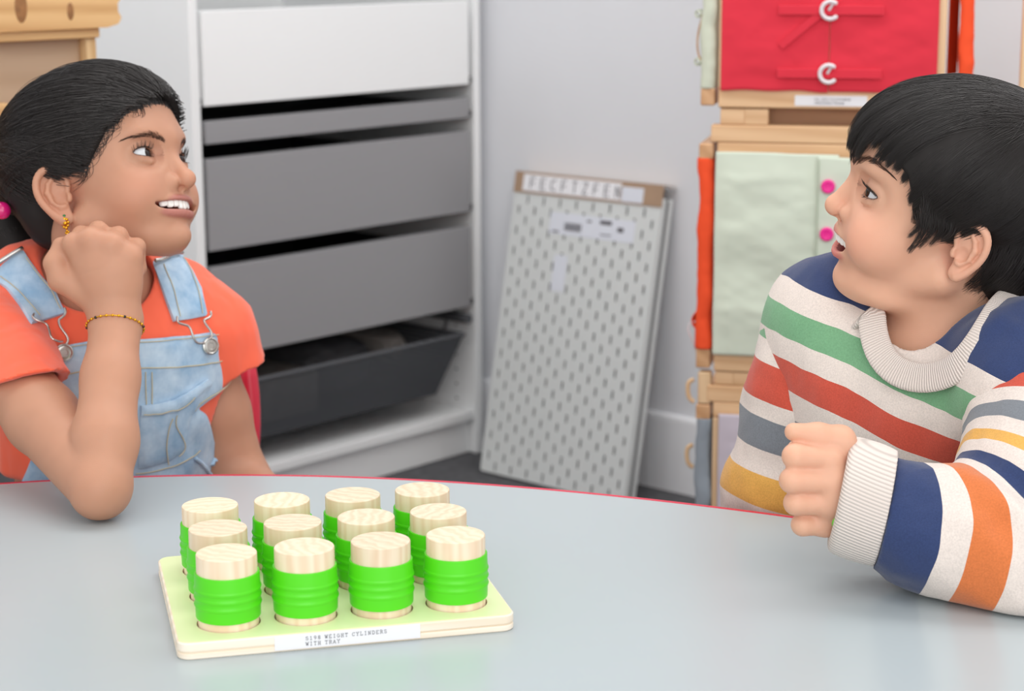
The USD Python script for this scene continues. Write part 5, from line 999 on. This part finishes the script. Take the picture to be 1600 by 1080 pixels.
def sw_sleeve_r(p):
    d = chain(p, [bj['sr'] + [-.004, 0, -.01], bj['sr'] * .45 + bel2 * .55, bel2, bwr2], [.058, .050, .044, .034], .02); d = d - folds(p, .009, 20, 31, (1, 1, .8))
    return np.maximum(d, ((bj['sr'] + ax_r * -.006 - p) @ ax_r.astype(np.float32)))
nC_ = unit(unit(at_px(1250, 772, 1.462) - at_px(1384, 790, 1.452)) * .8 + ax_f * .35)
def sw_sleeve_l(p):
    d = chain(p, [bj['sl'] + [.006, 0, -.01], bj['sl'] * .4 + bel * .6, bel + [0, 0, .004], bel * .45 + bcu * .55, bcu + ax_f * .03], [.058, .054, .0485, .0455, .0400], .03)
    t_ = (p - bel) @ ax_f.astype(np.float32); u_ = (p - bel) @ ax_u.astype(np.float32)
    d = d - folds(p, .007, 22, 41); crease = .0035 * np.sin(u_ * 150 + 2 * t_ * 60) * np.exp(-((t_ - .02) / .05) ** 2) * np.exp(-((u_ + .03) / .05) ** 2); d = d - crease.astype(np.float32)
    d = smax(d, TZ + .0008 - p[:, 2], .012); d = np.maximum(d, (bj['sl'] + ax_u * .012 - p) @ ax_u.astype(np.float32)); d = np.maximum(d, (p - bcu) @ nC_.astype(np.float32))
    return d
nC = unit(at_px(1250, 772, 1.462) - at_px(1384, 790, 1.452)); nC = unit(nC * .8 + ax_f * .35)
cuff_end = bcu + ax_f * .039
def sw_cuff(p):
    d = chain(p, [bcu - ax_f * .04, bcu + ax_f * .02, cuff_end + ax_f * .04], [.0415, .0420, .0405], .02); d = smax(d, (p - cuff_end) @ nC.astype(np.float32), .006); d = np.maximum(d, (bcu + nC * .0005 - p) @ nC.astype(np.float32))
    inner = np.maximum(chain(p, [bcu, cuff_end + ax_f * .05], [.0350, .0350]), -((p - bcu - nC * .012) @ nC.astype(np.float32))); return smax(d, -inner, .003)
NAVY, CREAM, GREEN, RED, GREY, YEL, ORG = (52, 66, 106), (226, 214, 206), (118, 168, 128), (202, 84, 66), (124, 129, 136), (226, 172, 88), (214, 120, 68)
def knit(name, stops, rib=0.0):
    """striped knit: colour by the mesh's own stripe coordinate"""
    lo_, hi_ = stops[0][0], stops[-1][0] + .1; rp = [((a - lo_) / (hi_ - lo_), lin(c)) for a, c in stops]
    n = {'a': ('attribute', dict(attribute='stripe')), 'mr': ('map_range', dict(from_min=lo_, from_max=hi_, to_min=0.0, to_max=1.0)), 'rp': ('rgb_ramp', dict(ramp=[(0.0, rp[0][1])] + rp[1:], interpolate=False)),
         'tc': ('texture_coordinate', {}), 'n1': ('noise_texture', dict(scale=700.0, detail=2.0)), 'n2': ('noise_texture', dict(scale=2200.0, detail=1.0)), 'mu': ('mix', dict(mix_type='multiply', fac=0.35)), 'r2': ('rgb_ramp', dict(ramp=[(0.3, (.62, .62, .62)), (0.7, (1.1, 1.1, 1.1))])),
         'bu': ('bump', dict(strength=0.3, distance=0.001)), 'p': ('principled_bsdf', dict(roughness=0.9, specular_ior_level=0.15, sheen_weight=0.25, sheen_roughness=0.5))}
    l = [('a.fac', 'mr.value'), ('mr.result', 'rp.fac'), ('rp.color', 'mu.color1'), ('tc.object', 'n1.vector'), ('n1.fac', 'r2.fac'), ('r2.color', 'mu.color2'), ('mu.color', 'p.base_color'), ('tc.object', 'n2.vector'), ('n2.fac', 'bu.height'), ('bu.normal', 'p.normal')]
    return M(name, n, l)
def ribbed(name, c):
    n = {'a': ('attribute', dict(attribute='stripe')), 'k': ('math', dict(math_type='multiply', value2=6.2832)), 's': ('math', dict(math_type='sine')), 'rp': ('rgb_ramp', dict(ramp=[(0.0, tuple(np.array(lin(c)) * .72)), (0.5, lin(c))])), 'mr': ('map_range', dict(from_min=-1.0, from_max=1.0, to_min=0.0, to_max=1.0)),
         'bu': ('bump', dict(strength=0.7, distance=0.001)), 'p': ('principled_bsdf', dict(roughness=0.9, specular_ior_level=0.15, sheen_weight=0.25))}
    return M(name, n, [('a.fac', 'k.value1'), ('k.value', 's.value1'), ('s.value', 'mr.value'), ('mr.result', 'rp.fac'), ('rp.color', 'p.base_color'), ('mr.result', 'bu.height'), ('bu.normal', 'p.normal')])
boy = Thing('person', 'child in a striped knitted sweater looking up open-mouthed, short black hair, fist raised', 'person', (bj['hip'][0], bj['hip'][1], 0.0))
bt_ = tooth_row(BOY, -4.66, -5.62, 8, -1.9, 1.9, dx=.22, pw=.75)
add_head(boy, BOY, SK_B, boy_body, np.array([.12, 1.38, -.005]), np.array([.62, 1.92, .90]), bt_)
v, f = surface(lambda w: hair_sdf(to_head(BOY, w), BOY) * np.float32(BOY['scale'] / 100), BOY['t'] - .17, BOY['t'] + .17, 0.002)
hp_ = boy.part('hair', (v, f), m_haircap, smooth=True, world=True); boy.curves('hair_strand', hair_strands(BOY, 11500, 9), m_hair, parent=hp_, width=0.0005)
nS = unit(np.array([.30, 0, .954])); zr = float(at_px(1300, 462, 1.69) @ nS)          # stripe axis and the shoulder yoke's edge
def stripe(v): return (zr - v @ nS) + .012 * (meshkit.fbm(v * [16, 16, 7], 3, 77) - .5)
s_t = knit('knit_torso', [(-.2, NAVY), (0, CREAM), (.0215, GREEN), (.046, CREAM), (.068, RED), (.093, CREAM), (.115, GREY), (.14, CREAM), (.162, YEL), (.19, CREAM), (.212, NAVY), (.24, CREAM), (.262, ORG), (.29, CREAM), (.31, NAVY), (.34, CREAM)])
v, f = surface(sw_torso, np.array([.10, 1.44, .36]), np.array([.62, 1.92, .72]), .0025)
sp_ = boy.part('sweater', (v, f), s_t, smooth=True, world=True, attrs={'stripe': stripe(v)}, label='knitted sweater with navy, green, red and cream stripes')
v, f = surface(sw_sleeve_r, np.array([.06, 1.60, .30]), np.array([.34, 1.86, .70]), .0025)
s_r = knit('knit_sleeve_far', [(-.2, NAVY), (-.004, GREEN), (.022, CREAM), (.042, RED), (.075, CREAM), (.092, GREY), (.120, CREAM), (.142, YEL), (.170, CREAM), (.192, NAVY), (.22, CREAM), (.26, NAVY)])
boy.part('sleeve', (v, f), s_r, parent=sp_, smooth=True, world=True, attrs={'stripe': (v - bj['sr']) @ unit(ax_r * .75 + np.array([0, 0, -.25]))})
v, f = surface(sw_sleeve_l, np.array([.24, 1.32, .44]), np.array([.60, 1.68, .72]), .0025)
seg = np.array([bj['sl'], bel, bcu]); L1 = np.linalg.norm(bel - bj['sl']); L2 = np.linalg.norm(bcu - bel)
tu = np.clip((v - bj['sl']) @ ax_u, -.1, L1 + .06); tf = (v - bel) @ ax_f
# distance along the arm measured from the cuff, blended round the elbow
wf = 1 / (1 + np.exp(-((tf * .5 - ((v - bel) @ -ax_u) * .5)) / .012)); dcu = -((v - bcu) @ nC); kb = np.clip(1 - dcu / .12, 0, 1); sl_ = wf * ((L2 - tf) * (1 - kb) + dcu * kb) + (1 - wf) * (L2 + (L1 - tu)) + .006 * (meshkit.fbm(v * 22, 2, 9) - .5)
s_l = knit('knit_sleeve_near', [(-.05, NAVY), (.040, CREAM), (.064, ORG), (.094, CREAM), (.116, NAVY), (.138, CREAM), (.160, YEL), (.180, CREAM), (.200, GREY), (.224, CREAM), (.246, RED), (.272, CREAM), (.294, GREEN), (.32, CREAM), (.335, NAVY)])
boy.part('sleeve', (v, f), s_l, parent=sp_, smooth=True, world=True, attrs={'stripe': sl_})
v, f = surface(sw_cuff, bcu - .075, bcu + .075, .0014); e1_ = unit(np.cross(ax_f, [0, 0, 1])); e2_ = np.cross(ax_f, e1_); q = v - bcu
ang_ = np.arctan2(q @ e2_, q @ e1_)
m_rib = ribbed('knit_rib', CREAM)
boy.part('cuff', (v, f), m_rib, parent=sp_, smooth=True, world=True, attrs={'stripe': (q @ e2_) * 380})
def band(p): return chain(p, COL, np.full(len(COL), .0085)) 
cv = []; nrm_c = unit(np.cross(COL[20] - COL[0], COL[44] - COL[0])); cen = COL.mean(0)
T_c = unit(np.gradient(np.vstack([COL[-3:-1], COL, COL[1:3]]), axis=0)[2:-2]); out_ = unit((COL - cen) - T_c * ((COL - cen) * T_c).sum(1, keepdims=True)); updir = unit(np.cross(T_c, out_)); updir *= np.sign(updir[:, 2:3] + 1e-9)
sl2 = unit(out_ * .75 - updir * .66); th_ = unit(np.cross(T_c, sl2)); th_ *= np.sign((th_ * updir).sum(1, keepdims=True)); wq = np.linspace(0, 2 * np.pi, 17)[:-1]
prof = np.stack([np.sign(np.cos(wq)) * np.abs(np.cos(wq)) ** .6 * .0125, np.sign(np.sin(wq)) * np.abs(np.sin(wq)) ** .7 * .0034], 1)
V_ = COL[:-1, None] + prof[None, :, :1] * sl2[:-1, None] + (prof[None, :, 1:] + .003) * th_[:-1, None]; nC = len(COL) - 1; i, j = np.meshgrid(np.arange(nC), np.arange(16), indexing='ij')
q4 = np.stack([i * 16 + j, ((i + 1) % nC) * 16 + j, ((i + 1) % nC) * 16 + (j + 1) % 16, i * 16 + (j + 1) % 16], -1).reshape(-1, 4); nb_ = trimesh.Trimesh(V_.reshape(-1, 3), np.vstack([q4[:, [0, 1, 2]], q4[:, [0, 2, 3]]]), process=False)
if nb_.volume < 0: nb_.invert()
arc = np.r_[0, np.cumsum(np.linalg.norm(np.diff(COL, axis=0), axis=1))][:-1]
boy.part('neckband', nb_, m_rib, parent=sp_, smooth=True, world=True, attrs={'stripe': np.repeat(arc * 420, 16)})
m_lime = plain('lime_wristband', (120, 226, 70), 0.4); m_wb = plain('dark_wristband', (44, 40, 44), 0.6)
wb = bwr + ax_f * -.004
def ring_at(c, ax, r, n=48):
    a_ = unit(np.cross(ax, [0, 0, 1])); b_ = np.cross(ax, a_); w = np.linspace(0, 2 * np.pi, n + 1); return c + np.outer(np.cos(w), a_) * r + np.outer(np.sin(w), b_) * r
def smooth_ring(R_, k=4):
    q = R_[:-1]
    for _ in range(k): q = (np.roll(q, 3, 0) + np.roll(q, 1, 0) + q + np.roll(q, -1, 0) + np.roll(q, -3, 0)) / 5
    c = q.mean(0); q = c + (q - c) * 1.05; return np.vstack([q, q[:1]])
for dx, mt, lb_ in ((.0, m_lime, 'lime green wristband'), (-.006, m_wb, 'dark wristband')):
    boy.part('wristband', tube(smooth_ring(fit_ring(ring_at(bwr + ax_f * (.011 + dx), ax_f, .026), boy_body, .0015)), .0028, 8), mt, world=True, smooth=True, label=lb_)
